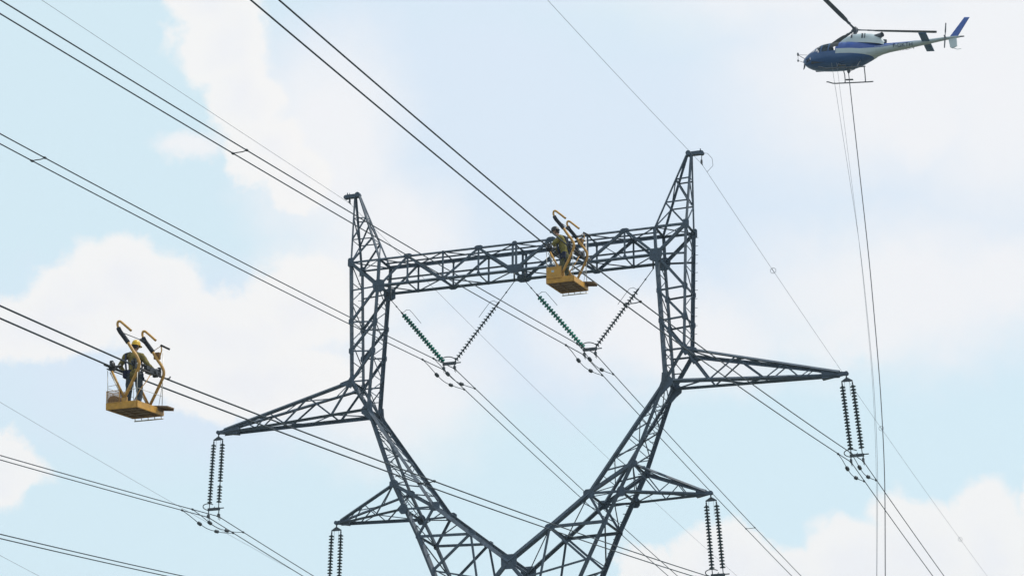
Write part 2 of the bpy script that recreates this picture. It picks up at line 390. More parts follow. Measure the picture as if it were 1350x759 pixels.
        member('arm_chord', lr, ltt, .15, out+V((0, 0, 1))); member('arm_chord', lb, ltb, .14, out-V((0, 0, 1)))
        n0, n1, n2 = on(lb, ltb, 7.9), on(lr, ltt, 8.7), on(lb, ltb, 9.3)
        member('arm_brace', lr, n0, .06, out); member('arm_brace', n0, n1, .055, out); member('arm_brace', n1, n2, .05, out)
        # lower body, down to the footing
        foot = V((s*5.2, f*5.0, .35)); body = [lerp(wa, foot, t) for t in (0, .26, .52, .78, 1)]
        member('leg_chord', wa, foot, .25, fx)
        fo = P('waist', -s, f); footo = V((-s*5.2, f*5.0, .35))
        for k in range(3):
            a_, b_ = body[k], lerp(fo, footo, (.26, .52, .78)[k])
            member('body_brace', a_, b_, .11, out)
            if s > 0: member('body_brace', b_, lerp(wa, foot, (.26, .52, .78)[k]), .10, out)
        if s > 0: member('body_brace', wa, fo, .12, out)
    # ---- members that join the near and the far face
    sx = V((s, 0, 0))
    def zig(name, a0, a1, b0, b1, n, w, ref, struts=True):
        """zig-zag bracing between chord a (near) and chord b (far)"""
        for k in range(n):
            t0, t1 = k/n, (k+1)/n
            p, q = (lerp(a0, a1, t0), lerp(b0, b1, t1)) if k % 2 == 0 else (lerp(b0, b1, t0), lerp(a0, a1, t1))
            member(name, p, q, w, ref)
            if struts and k: member(name, lerp(a0, a1, t0), lerp(b0, b1, t0), w*.9, ref)
    pn = lambda k: (P(k, s, -1), P(k, s, 1))
    A0, A1 = V((s*APEX[0], -.1, APEX[1]+GZ)), V((s*APEX[0], .1, APEX[1]+GZ)); B0, B1 = A0-V((s*.28, 0, .05)), A1-V((s*.28, 0, .05))
    on_, of_ = pn('otop'); in_, if_ = pn('itop'); bn, bf = pn('ibot'); rn, rf = pn('root'); en, ef = pn('elbow')
    ln, lf = pn('lroot'); bln, blf = pn('lbot'); nn, nf = pn('inn'); n2, f2 = pn('inn2'); u2, w2 = pn('out2'); wn, wf = pn('waist')
    zig('peak_brace', on_, A0, of_, A1, 3, .055, sx); zig('peak_brace', in_, B0, if_, B1, 3, .055, -sx)
    zig('column_brace', on_, rn, of_, rf, 6, .06, sx); zig('column_brace', bn, en, bf, ef, 7, .055, -sx)
    for a_, b_ in ((on_, of_), (in_, if_), (bn, bf), (rn, rf), (en, ef), (ln, lf), (nn, nf), (bln, blf), (n2, f2), (u2, w2), (wn, wf)):
        member('cross_strut', a_, b_, .10, V((0, 0, 1)))
    member('column_brace', on_, if_, .05, V((0, 0, 1))); member('column_brace', in_, of_, .05, V((0, 0, 1)))
    zig('leg_brace', en, ln, ef, lf, 6, .055, sx); zig('leg_brace', en, nn, ef, nf, 6, .05, -sx)
    zig('leg_brace', ln, u2, lf, w2, 3, .06, sx, False); zig('leg_brace', u2, wn, w2, wf, 4, .08, sx)
    zig('leg_brace', nn, n2, nf, f2, 1, .05, -sx, False); zig('leg_brace', n2, P('vnode', s, -1), f2, P('vnode', s, 1), 1, .05, -sx, False)
    member('leg_brace', ln, blf, .05, sx); member('leg_brace', lf, bln, .05, sx)
    t0, t1 = V((s*(TIP[0]-.35), -.09, TIP[1]+GZ)), V((s*(TIP[0]-.35), .09, TIP[1]+GZ))
    def armzig(a0, a1, b0, b1, fr, w):
        for k in range(len(fr)-1):
            p, q = (lerp(a0, a1, fr[k]), lerp(b0, b1, fr[k+1])) if k % 2 == 0 else (lerp(b0, b1, fr[k]), lerp(a0, a1, fr[k+1]))
            member('arm_brace', p, q, w, V((0, 0, 1)))
    armzig(rn, t0, rf, t1, (0, .20, .40, .58, .74, .88), .06); armzig(ef, t1, en, t0, (0, .24, .44, .62, .78, .90), .065)
    l0, l1 = V((s*(LTIP[0]-.25), -.08, LTIP[1]+GZ)), V((s*(LTIP[0]-.25), .08, LTIP[1]+GZ))
    armzig(ln, l0, lf, l1, (0, .4, .7, .9), .05); armzig(blf, l1, bln, l0, (0, .42, .72, .9), .05)
    for k, t in enumerate((.26, .52, .78)):
        fn, ff = V((s*5.2, -5.0, .35)), V((s*5.2, 5.0, .35))
        member('body_brace', lerp(wn, fn, (0, .26, .52)[k]), lerp(wf, ff, t), .10, sx); member('body_brace', lerp(wf, ff, (0, .26, .52)[k]), lerp(wn, fn, t), .10, sx)
    # solid arm tips and the peak head
    for (tx, tz, hy, hz, ll) in ((TIP[0], TIP[1], .15, .15, 1.25), (LTIP[0], LTIP[1], .13, .13, .75)):
        q = MB(); x0, x1 = s*(tx-ll), s*(tx+.02); zz = tz+GZ
        y2 = hy*1.35; z2 = hz*1.5
        vs = [V((x0, -y2, zz-z2)), V((x0, y2, zz-z2)), V((x0, y2, zz+z2*.9)), V((x0, -y2, zz+z2*.9)), V((x1, -.06, zz-.08)), V((x1, .06, zz-.08)), V((x1, .06, zz+.08)), V((x1, -.06, zz+.08))]
        q.add(vs, [(0, 4, 5, 1), (1, 5, 6, 2), (2, 6, 7, 3), (3, 7, 4, 0), (4, 7, 6, 5), (0, 1, 2, 3)]); q.tube([(x1, -.10, zz), (x1, .10, zz)], .11, 8); q.build('arm_tip', 'plate', tower)
    q = MB(); ax, az_ = s*APEX[0], APEX[1]+GZ
    q.box((ax+s*.16, 0, az_+.02), (.86, .26, .20)); q.tube([(ax-s*.16, -.16, az_+.06), (ax-s*.16, .16, az_+.06)], .15, 8); q.tube([(ax+s*.58, -.12, az_), (ax+s*.58, .12, az_)], .12, 8)
    q.tube([(ax+s*.50, 0, az_+.1), (ax+s*.50, 0, az_+.27)], .03, 6)
    q.build('peak_head', 'plate', tower)
    # concrete footings
    for f in (-1, 1):
        q = MB(); q.lathe([(0, .5), (.55, .5), (.6, .42), (.8, -.3)], (s*5.25, f*5.05, 0), (0, 0, 1), 12); q.build('footing', 'concrete', tower)
    # step bolts
    q = MB()
    for k in range(14):
        p = lerp(of_, rf, (k+.5)/14); q.tube([p, p+V((s*.24, .04*(-1)**k, 0))], .016, 5)
    for k in range(18):
        p = lerp(ef, w2, (k+.7)/18) if s > 0 else lerp(en, u2, (k+.7)/18)
        q.tube([p, p+V((-s*.22, 0, .03))], .022, 5)
    for k in range(10):
        p = lerp(w2, wf, (k+.5)/10) if s > 0 else lerp(u2, wn, (k+.5)/10)
        q.tube([p, p+V((-s*.22 if s > 0 else .22, 0, .03))], .024, 5)
    tag(q.build('step_bolts', 'steel', tower), kind='stuff')
# bridge beam between the columns
XP = [-8.0, -6.3, -4.2, -2.1, 0, 2.1, 4.2, 6.3, 8.0]; ZT, ZB, BD = 14.715+GZ, 13.165+GZ, .805
for f in (-1, 1):
    out = V((0, f, 0)); T_ = lambda x: V((x, f*BD, ZT)); B_ = lambda x: V((x, f*BD, ZB))
    w = .13 if f < 0 else .17
    member('beam_chord', T_(-8), T_(8), w, out+V((0, 0, 1))); member('beam_chord', B_(-8), B_(8), w*1.02, out-V((0, 0, 1)))
    for sg in (-1, 1):
        for a_, b_ in ((B_(sg*8), T_(sg*6.3)), (T_(sg*6.3), B_(sg*4.2)), (B_(sg*4.2), T_(sg*2.1)), (T_(sg*2.1), B_(0))):
            member('beam_brace', a_, b_, .14, out)
        for x in (6.3, 4.2, 2.1): member('beam_post', T_(sg*x), B_(sg*x), .085, out)
        for x in (6.3, 2.1): gusset(T_(sg*x)+out*.02, octo(.24, .13), f)
        gusset(B_(sg*4.2)+out*.02, octo(.24, .13), f)
        for x in (6.3, 2.1): gusset(B_(sg*x)+out*.02+V((0, 0, .05)), octo(.09, .12), f)
        gusset(T_(sg*4.2)+out*.02-V((0, 0, .05)), octo(.08, .11), f)
    member('beam_post', T_(-.1), B_(-.1), .10, out); member('beam_post', T_(.1), B_(.1), .10, out)
    gusset(B_(0)+out*.02+V((0, 0, .08)), octo(.42, .24), f); gusset(T_(0)+out*.02, octo(.14, .14), f)
member('beam_chord', V((-8, 0, ZT)), V((8, 0, ZT)), .07, (0, 0, 1)); member('beam_chord', V((-8, .3, ZB+.72)), V((8, .3, ZB+.72)), .08, (0, 0, 1))
for k in range(8):
    a_, b_ = XP[k], XP[k+1]
    for zz in (ZT, ZB):
        y0 = -BD if k % 2 == 0 else BD
        member('beam_brace', V((a_, y0, zz)), V((b_, -y0, zz)), .05, (0, 0, 1))
        if k: member('beam_brace', V((a_, -BD, zz)), V((a_, BD, zz)), .055, (0, 0, 1))
    member('beam_brace', V((a_, 0, ZT)), V((b_, .3 if k % 2 else -.3, ZB)), .045, (0, 1, 0)) if k in (1, 3, 4, 6) else None

# ------------------------------------------------------------------ conductors
def near_far(x0, z0, near, far, off, cage=None, Ln=150, Lf=170):
    pts = []
    n = 100
    for i in range(n, 0, -1):
        y = Ln*i/n
        if cage:
            a, s1, s2, c, yc = cage
            z = z0-s1*y+c*y*(y-yc) if y < yc else z0-s1*yc-s2*(y-yc)+.0003*(y-yc)**2
            pts.append((x0+off+a*y, -y, z))
        else:
            a, s_, c = near; pts.append((x0+off+a*y, -y, z0-s_*y+c*y*y))
    pts.append((x0+off, 0, z0))
    a, s_, c = far
    for i in range(1, 81):
        y = Lf*i/80; pts.append((x0+off+a*y, y, z0-s_*y+c*y*y))
    return pts
PHASE = dict(
    A=dict(x=18.28, z=1.04, near=None, far=(.00746, .07009, .00032), cage=(.00361, .10488, .07155, .00028, 48.0)),
    B=dict(x=4.03, z=8.17, near=(.00285, .1219, .00019), far=(.00736, .06488, .00024)),
    C=dict(x=-4.06, z=8.14, near=(-.0024, .110, .00028), far=(.00567, .07054, .00029)),
    D=dict(x=10.82, z=-4.66, near=None, far=(.0065, .066, .00029), cage=(.00254, .11067, .07444, .00022, 63.0)),
    E=dict(x=-18.0, z=.93, near=(-.00148, .10559, .0002), far=(.00426, .05792, .00029)),
    F=dict(x=-10.6, z=-4.66, near=(.0012, .11725, .00035), far=(.0055, .062, .00029)))
WNAME = dict(A='under the long arm beside the helicopter rope', B='under the grey-green insulator V', C='under the deep green insulator V', D='carrying the yellow-helmeted worker',
             E='under the long arm far from the helicopter', F='under the short arm far from the helicopter')
HALF = .315
cable_obj = {}
def wire_z(ph, y):
    d = PHASE[ph]; yy = abs(y)
    if y < 0 and d.get('cage'):
        a, s1, s2, c, yc = d['cage']; return d['x']+a*yy, (d['z']-s1*yy+c*yy*(yy-yc) if yy < yc else d['z']-s1*yc-s2*(yy-yc)+.0003*(yy-yc)**2)
    a, s_, c = d['near'] if y < 0 else d['far']; return d['x']+a*yy, d['z']-s_*yy+c*yy*yy
for ph, d in PHASE.items():
    for off in (-HALF, HALF):
        q = MB(); q.tube([Z(p) for p in near_far(d['x'], d['z'], d['near'], d['far'], off, d.get('cage'))], .024, 6)
        o = q.build('conductor_cable', 'wire')
        tag(o, ('outer' if off*d['x'] > 0 else 'inner')+' dark cable of the twin pair '+WNAME[ph], 'cable', 'twin power line cables')
for s, (x0, z0, near, far), lb in ((1, (10.46, 18.37, (.00332, .09328, .00035), (.0075, .0610, .00020)), 'thin earth wire slung from the tall peak on the helicopter side'),
                                   (-1, (-10.26, 18.62, (.0014, .08706, .00008), (.00671, .07027, .00027)), 'thin earth wire slung from the peak away from the helicopter')):
    q = MB(); q.tube([Z(p) for p in near_far(x0, z0, near, far, 0)], .0105, 5)
    tag(q.build('earth_wire', 'thinwire'), lb, 'wire')
    # suspension link under the peak head
    e = empty('earth_wire_clamp', Z((x0, 0, z0))); tag(e, 'small dark clamp hanging under the peak head '+('with a loop of lead beside it' if s > 0 else 'without any loop of lead'), 'clamp')
    q = MB(); q.tube([(s*.02, 0, .62), (s*.01, 0, .25), (0, 0, .05)], .022, 6); q.tube([(0, 0, .22), (0, 0, .02)], .06, 8); q.build('link', 'fitting', e)
    q = MB(); q.tube([(0, -.22, .0), (0, 0, .03), (0, .22, -.0)], [.02, .045, .02], 8); q.build('clamp_body', 'fitting', e)
    if s > 0:
        q = MB(); q.tube([(.06, .0, .62), (.32, .1, .60), (.52, .3, .35), (.48, .6, .05), (.2, .9, -.02), (.02, 1.1, -.06)], .012, 5); q.build('lead_loop', 'wire', e)
# earth wire marker rings
for y, lb in ((15.85, 'nearest the tower peak'), (47.25, 'crossing behind the helicopter rope'), (78.9, 'farthest from the tower')):
    zz = 18.37-.0610*y+.0002*y*y
    q = MB(); c = V((10.46+.0075*y, y, zz+GZ)); ra = .17
    q.tube([c+V((ra*math.cos(t*math.pi/8), 0, ra*math.sin(t*math.pi/8))) for t in range(17)], .014, 5); q.tube([c-V((0, .3, -.018)), c+V((0, .3, -.018))], .022, 5)
    tag(q.build('marker_ring', 'thinwire'), 'small ring clipped on the thin earth wire, '+lb, 'ring', 'rings on the earth wire')
# thin wires of a line behind
for (x, y0, z0, sl_, lb) in ((-40, 12.7, 13.1, -.0425, 'faint upper wire of another line, passing behind the insulators of the upper arm'), (-40, 14.0, 3.3, -.065, 'faint lower wire of another line, far behind the nearer cables')):
    q = MB(); q.tube([Z((x, y0+t, z0+sl_*t+.00022*t*t)) for t in range(-60, 241, 6)], .012, 5); tag(q.build('distant_wire', 'thinwire'), lb, 'wire')

# spacers between the twin cables
for ph, y, lb in (('B', -43.6, 'spacer bar on the high twin cable leading to the grey-green insulator V'), ('C', -44.0, 'spacer bar on the twin cable leading to the deep green insulator V'),
                  ('A', -40.6, 'rigid spacer bar just past the cage that hangs before the bridge beam'), ('B', 34.1, 'rigid spacer bar beyond the tower on a descending twin cable'), ('D', -41.3, 'rigid spacer bar in front of the tower fork')):
    x, z = wire_z(ph, y)
    e = empty('cable_spacer', Z((x, y, z))); tag(e, lb, 'spacer')
    q = MB(); q.tube([(-HALF, .06, 0), (-.1, .0, -.015), (.1, -.0, -.015), (HALF, -.06, 0)], .02, 6); q.build('bar', 'fitting', e)
    for sg in (-1, 1):
        q = MB(); q.tube([(sg*HALF, -sg*.06-.11, .012*(1 if y < 0 else -1)*-1), (sg*HALF, -sg*.06, 0), (sg*HALF, -sg*.06+.11, .012*(1 if y < 0 else -1))], [.03, .055, .03], 8); q.build('clamp', 'fitting', e)

# ------------------------------------------------------------------ insulators
def disc_mesh(name, m):
    q = MB()
    q.lathe([(.0, .075), (.045, .075), (.055, .03), (.05, .0)], (0, 0, 0), (0, 0, 1), 10, mi=1)
    q.lathe([(.05, .015), (.10, .0), (.145, -.035), (.152, -.055), (.135, -.05), (.12, -.062), (.09, -.045), (.06, -.055), (.03, -.035)], (0, 0, 0), (0, 0, 1), 14)
    q.lathe([(.03, -.03), (.022, -.105), (0, -.105)], (0, 0, 0), (0, 0, 1), 8, mi=1)
    o = q.build(name, [m, 'fitting']); me = o.data; bpy.data.objects.remove(o); return me
DISC = disc_mesh('glass_disc', 'disc'); DISCD = disc_mesh('glass_disc_shaded', 'disc_shaded'); DISCP = disc_mesh('glass_disc_pale_lit', 'disc_pale_lit')
def string(parent, a, b, t0, t1, n, mesh, name='insulator_string', gap=None):
    """links + n discs between a (top) and b (bottom); discs from t0 to t1 of the length"""
    a, b = V(a), V(b); d = (a-b).normalized()
    q = MB(); q.tube([a, lerp(a, b, t0)], .022, 6); q.tube([lerp(a, b, t0), lerp(a, b, t1)], .026, 6); q.tube([lerp(a, b, t1), b], .024, 6)
    q.tube([lerp(a, b, t0*.45)-d*.05, lerp(a, b, t0*.45)+d*.05], .04, 6)
    st = q.build(name, 'fitting', parent)
    R = d.to_track_quat('Z', 'Y').to_matrix().to_4x4()
    for k in range(n):
        if gap == k: continue
        p = lerp(a, b, t0+(t1-t0)*k/(n-1)); inst('disc', mesh, st, Matrix.Translation(p) @ R @ Matrix.Rotation(random.random()*6, 4, 'Z'))
    return st
def racket(parent, c, r, sg):
    """open corona ring round the string ends"""
    q = MB(); c = V(c)
    q.tube([c+V((r*1.45*math.cos(t), r*math.sin(t), .10-.13*math.sin(t))) for t in [math.radians(20+k*16) for k in range(20)]], .026, 6)
    q.tube([c+V((r*1.2, .05, .12)), c+V((r*.9, 0, 0))], .02, 6); q.build('corona_ring', 'fitting', parent)
def clamps(parent, x, z):
    for sg in (-1, 1):
        q = MB(); q.tube([(x+sg*HALF, 0, z+.36), (x+sg*HALF, 0, z+.02)], .03, 6); q.tube([(x+sg*HALF, -.28, z-.03), (x+sg*HALF, 0, z), (x+sg*HALF, .28, z-.03)], [.03, .06, .03], 8)
        q.box((x+sg*HALF, 0, z+.07), (.10, .18, .16))
        for yy in (-.09, .09): q.tube([(x+sg*HALF+.03, yy, z), (x+sg*HALF+.03, yy, z-.2)], .014, 5)
        q.build('suspension_clamp', 'fitting', parent)
def isets(s, tx, tz, bx, bz, cz, label):
    """double suspension string: local origin at the arm tip"""
    e = empty('insulator_set', Z((s*tx, 0, tz))); tag(e, label, 'insulator', 'double insulator strings under the arms')
    dx = bx-s*tx; H = tz-bz
    q = MB(); q.tube([(0, 0, 0), (dx*.05, 0, -.28)], .035, 6); q.tube([(0, -.06, -.06), (0, .06, -.06)], .07, 8); q.build('link', 'fitting', e)
    q = MB(); cx = dx*.07; vs = [(cx+p, y, zz) for y in (-.02, .02) for p, zz in ((-.06, -.24), (.06, -.24), (.30, -.40), (.30, -.45), (-.30, -.45), (-.30, -.40))]
    q.add(vs, [(0, 1, 2, 3, 4, 5), (11, 10, 9, 8, 7, 6)]+[(i, 6+i, 6+(i+1) % 6, (i+1) % 6) for i in range(6)]); q.build('yoke_plate', 'fitting', e)
    for sg in (-1, 1):
        string(e, (cx+sg*.27, 0, -.42), (dx+sg*.285, 0, -H), .07, .89, 20, DISCD, gap=13 if (s < 0 and sg > 0 and tz > 2) else None)
    for sg in (-1, 1):
        q = MB(); q.tube([(cx+sg*.13, .02, -.44), (cx+sg*.14, .02, -.9), (cx+sg*.11+dx*.1, .02, -1.2 if sg > 0 else -.8)], .009, 5); q.build('arcing_horn', 'fitting', e)
    q = MB(); q.box((dx, 0, -H), (.74, .08, .15)); q.box((dx+.44, 0, -H+.03), (.34, .05, .05)); q.build('yoke_bar', 'fitting', e)
    racket(e, (dx-.28, 0, -H+.04), .26, 1)
    clamps(e, dx, cz-tz)
isets(-1, TIP[0], TIP[1], -18.0, 1.37, .93, 'double insulator string under the upper arm away from the helicopter, one disc missing')
isets(1, TIP[0], TIP[1], 18.28, 1.37, 1.04, 'double insulator string under the upper arm next to the helicopter rope')
isets(-1, LTIP[0], LTIP[1], -10.6, -4.33, -4.66, 'double insulator string under the short lower arm away from the helicopter')
isets(1, LTIP[0], LTIP[1], 10.82, -4.33, -4.66, 'double insulator string under the short lower arm on the helicopter side')
def vset(bx, label, first):
    s = -1 if bx < 0 else 1
    e = empty('insulator_vee', Z((bx, 0, 8.47))); tag(e, label, 'insulator', 'insulator Vs under the bridge beam')
    aL = V((-7.62, 0, 12.55)) if s < 0 else V((.3, 0, 12.80)); aR = V((-.3, 0, 12.80)) if s < 0 else V((7.64, 0, 12.65))
    o = V((bx, 0, 8.47))
    for k, (a, sg, mesh) in enumerate(((aL, -1, first[0]), (aR, 1, first[1]))):
        st = string(e, a-o, V((sg*.30, 0, .06)), .30 if k else .25, .96, 20, mesh)
        # long arcing horn at the top of the string
        p = lerp(a-o, V((sg*.3, 0, .06)), .27 if k else .22); d = (V((sg*.3, 0, .06))-(a-o)).normalized(); nrm = V((-d.z, 0, d.x)) if k else V((d.z, 0, -d.x))
        if nrm.z < 0: nrm = -nrm
        q = MB(); q.tube([p, p+nrm*.30+d*.02, p+nrm*.44+d*.18, p+nrm*.45+d*.42, p+nrm*.44+d*1.25], .014, 5); q.tube([p-d*.1, p+d*.1], .05, 6); q.build('arcing_horn', 'fitting', e)
    q = MB(); q.box((0, 0, 0), (.78, .08, .17)); q.box((.5, 0, .0), (.34, .05, .05)); q.build('yoke_bar', 'fitting', e)
    q = MB(); q.tube([V((.42*math.cos(t)-.05, .26*math.sin(t), .17-.14*math.sin(t))) for t in [math.radians(165+k*14) for k in range(16)]], .03, 6)
    q.tube([(.34, 0, .0), (.36, .02, .16)], .03, 6); q.build('corona_ring', 'fitting', e)
    clamps(e, 0, (8.15)-8.47)
    # hangers that carry the strings to the beam corners
    q = MB()
    for a in (aL, aR): q.tube([a-o, a-o+V((0, 0, .62))], .05, 6)
    q.build('hanger', 'fitting', e)
vset(-4.06, 'insulator V with one glass string lit through deep green, hung under the bridge beam', (DISC, DISCD))
vset(4.03, 'insulator V with a string lit pale green, another shaded grey, hung beside the work cage', (DISCP, DISCD))

# festoon dampers: loop of cable with two weights slung under every clamp
for ph in 'ABCEDF':
    for sg in (-1, 1):
        x, z0 = PHASE[ph]['x']+sg*HALF, PHASE[ph]['z']
        pts = []
        for y, dz in ((-3.2, None), (-2.2, -.44), (-1.05, -.60), (0, -.66), (1.1, -.56), (2.2, -.40), (3.2, None)):
            z = wire_z(ph, y)[1] if dz is None else z0+dz
            pts.append((0, y, z-z0))
        e = empty('festoon_damper', Z((x, 0, z0)))
        tag(e, 'weighted damper loop, '+('outer' if sg*PHASE[ph]['x'] > 0 else 'inner')+' cable '+WNAME[ph].replace('far from', 'away from'), 'damper', 'damper loops at the insulators')
        # smooth the polyline
        sm = []
        for i in range(len(pts)-1):
            p0, p1, p2, p3 = [V(pts[min(max(j, 0), len(pts)-1)]) for j in (i-1, i, i+1, i+2)]
            for k in range(4):
                t = k/4; sm.append(.5*((2*p1)+(p2-p0)*t+(2*p0-5*p1+4*p2-p3)*t*t+(3*p1-p0-3*p2+p3)*t**3))
        sm.append(V(pts[-1])); q = MB(); q.tube(sm, .020, 6); q.build('loop', 'wire', e)
        for yy in (-1.05, 1.1):
            i = min(range(len(sm)), key=lambda j: abs(sm[j].y-yy)); p = sm[i]; d = (sm[i+1]-sm[i-1]).normalized()
            q = MB(); q.tube([p-d*.22, p-d*.13, p+d*.13, p+d*.22], [.03, .10, .10, .03], 8); q.build('weight', 'fitting', e)
        for i in (0, -1):
            p = sm[i]; q = MB(); q.tube([p-V((0, .12, 0)), p, p+V((0, .12, 0))], [.035, .065, .035], 8); q.build('clamp', 'fitting', e)

# ------------------------------------------------------------------ work cages rolling on the cables
def crook(y):
    """V arm, C-shaped mast and shepherd's crook of one end frame (x, z in the plane y)"""
    k = [(.06, -.82), (.26, -.46), (.44, -.12), (.485, .02), (.47, .14), (.40, .28), (.30, .42), (.15, .66), (.02, .84), (-.10, 1.00), (-.165, 1.14), (-.175, 1.22), (-.15, 1.275), (-.09, 1.27), (.02, 1.18), (.24, .98)]
    return [V((x, y, z)) for x, z in k]
def work_cage(name, loc, tilt, label, panel):
    e = empty(name, loc, (tilt, 0, 0)); tag(e, label, 'work cage', 'work cages on the cables')
    # tray
    X0, X1, Y0, Y1, ZF = -.475, .45, -.77, .77, -1.10
    q = MB(); q.box(((X0+X1)/2, 0, ZF), (X1-X0-.05, Y1-Y0-.05, .03))
    for k in range(4): q.box(((X0+X1)/2, Y0+.28+k*.33, ZF-.028), (X1-X0-.06, .05, .024))
    q.box((-.15, 0, ZF-.03), (.05, Y1-Y0-.1, .03)); q.box((.2, 0, ZF-.03), (.05, Y1-Y0-.1, .03))
    fl = q.build('platform', 'orange_d', e)
    for (c, sz) in (((X0, 0, ZF+.05), (.035, Y1-Y0, .19)), ((X1, 0, ZF+.05), (.035, Y1-Y0, .19)), (((X0+X1)/2, Y0, ZF+.05), (X1-X0-.037, .035, .192)), (((X0+X1)/2, Y1, ZF+.05), (X1-X0-.037, .035, .192))):
        q = MB(); q.box(c, sz); o = q.build('rim_board', 'orange', fl)
        b = o.modifiers.new('bevel', 'BEVEL'); b.width = .008; b.segments = 2
    q = MB(); q.tube([(X0+.02, Y1+.03, ZF-.11), (X1-.02, Y1+.03, ZF-.11)], .018, 6)
    for k in range(5): x = X0+.05+k*.2; q.tube([(x, Y1+.03, ZF-.11), (x, Y1, ZF-.03)], .012, 5)
    q.build('skid_rail', 'alu', e)
    # end frames
    for y in (-.72, .72):
        pts = crook(y); sm = []
        for i in range(len(pts)-1):
            p0, p1, p2, p3 = [pts[min(max(j, 0), len(pts)-1)] for j in (i-1, i, i+1, i+2)]
            for k in range(3):
                t = k/3; sm.append(.5*((2*p1)+(p2-p0)*t+(2*p0-5*p1+4*p2-p3)*t*t+(3*p1-p0-3*p2+p3)*t**3))
        sm.append(pts[-1]); n = len(sm)
        q = MB(); q.tube(sm, [.044 if i < n*.55 else .034 for i in range(n)], 8); mast = q.build('mast', 'tubeo', e)
        i0, i1 = 21, 29
        q = MB(); q.tube(sm[i0:i1+1], .062, 10); q.build('foam_sleeve', 'foam', mast)
        q = MB(); q.tube([V((.02, y+.05, -.80)), V((.40, y+.05, -.1))], .016, 6); q.tube([(.2, y, -.5), (.2, y+.05, -.48)], .012, 5); q.build('stay', 'alu', mast)
        q = MB(); q.tube([(.04, y, -.84), (-.34, y, -.08)], .034, 8); arm = q.build('support_arm', 'tubeo', e)
        q = MB(); q.tube([(-.03, y+.05, -.84), (-.42, y+.05, -.10)], .015, 6); q.build('stay', 'alu', arm)
        q = MB(); q.box((.05, y, -.95), (.16, .05, .24)); q.build('frame_foot', 'tubeo', e)
        # wheels above the cables, with their forks
        for sg in (-1, 1):
            q = MB(); c = V((sg*HALF, y, .085))
            q.lathe([(0, -.035), (.085, -.035), (.085, -.02), (.055, 0), (.085, .02), (.085, .035), (0, .035)], c, (1, 0, 0), 14); w_ = q.build('wheel', 'machine', e)
            q = MB(); q.box(c+V((sg*.06, 0, -.03)), (.02, .10, .26)); q.box(c+V((sg*.03, 0, .11)), (.08, .06, .03)); q.tube([c+V((-.06, 0, 0)), c+V((.09*sg, 0, 0))], .018, 6); q.build('fork', 'machine', w_)
    # beams that join the two frames along each cable
    q = MB(); q.tube([(-.41, -1.02, .045), (-.41, .82, .0)], .022, 6); q.tube([(-.36, -.95, -.06), (-.36, .8, -.06)], .018, 6); q.build('side_bar', 'machine', e)
    q = MB(); q.tube([(.42, -.72, -.06), (.42, 1.0, -.06)], .026, 6); q.tube([(.36, -.74, .13), (.36, .78, .11)], .016, 6); q.tube([(.42, 1.0, -.06), (.46, 1.1, -.04), (.46, 1.16, .02)], .022, 6); q.build('side_bar', 'machine', e)
    # drive motor, chain case and brake blocks
    q = MB(); q.box((.36, .18, .0), (.16, .34, .14)); q.tube([(.25, .33, .02), (.48, .33, .02)], .08, 10); q.tube([(.38, .40, .04), (.38, .62, .02)], .045, 8)
    q.box((.40, -.12, .05), (.10, .16, .10)); q.tube([(.3, -.2, .08), (.44, -.34, .1)], .03, 6); q.box((.34, .50, -.04), (.12, .10, .12)); q.build('drive_motor', 'machine', e)
    q = MB(); q.box((-.36, -.64, .03), (.14, .20, .13)); q.tube([(-.40, -.52, .05), (-.22, -.42, .12)], .04, 8); q.build('brake_block', 'machine', e)
    q = MB(); q.tube([(-.36, .55, 0), (-.36, .7, .05)], .05, 8); q.build('brake_drum', 'machine', e)
    q = MB(); q.tube([(.14, -.5, .12), (.30, -.52, .14)], .02, 6); q.tube([(.30, -.52, .14), (.36, -.45, .0)], .016, 6); q.tube([(-.1, .1, .0), (.33, .1, .02)], .02, 6); q.build('control_lever', 'alu', e)
    # corner posts and guard wires
    for (x, y, h) in ((X0+.03, Y0+.03, -.06), (X1-.03, Y0+.03, .02), (X1-.03, Y1-.03, .62), (X0+.03, Y1-.03, .0)):
        q = MB(); q.tube([(x, y, ZF), (x+(.03 if x > 0 else -.01), y, h)], .010, 6); q.build('corner_post', 'alu', e)
    for (a, b) in (((X0+.03, Y0+.03, -.5), (-.18, Y0+.05, -.47)), ((X1-.03, Y1-.03, -.92), (.2, Y1-.03, -.94)), ((X0+.03, Y0+.03, -.55), (X0+.03, Y1-.03, -.55)), ((X1-.03, Y0+.03, -.62), (.15, Y0+.05, -.66)), ((X1-.03, Y0+.03, -.6), (X1-.03, Y1-.03, -.6)), ((.46, .74, -.1), (.30, .74, -.98))):
        q = MB(); q.tube([a, b], .008, 5); q.build('guard_wire', 'alu', e)
    # curved rail beside the worker
    q = MB(); q.tube([(.12, -.3, -.85), (.24, -.2, -.55), (.36, -.05, -.3), (.40, .1, -.1)], .014, 6); q.build('hand_rail', 'tubeo', e)
    # tool basket on the outer side
    bx0, bx1, by0, by1, bz0, bz1 = X0+.02, X0+.40, Y0-.02, Y0+.34, ZF+.14, -.64
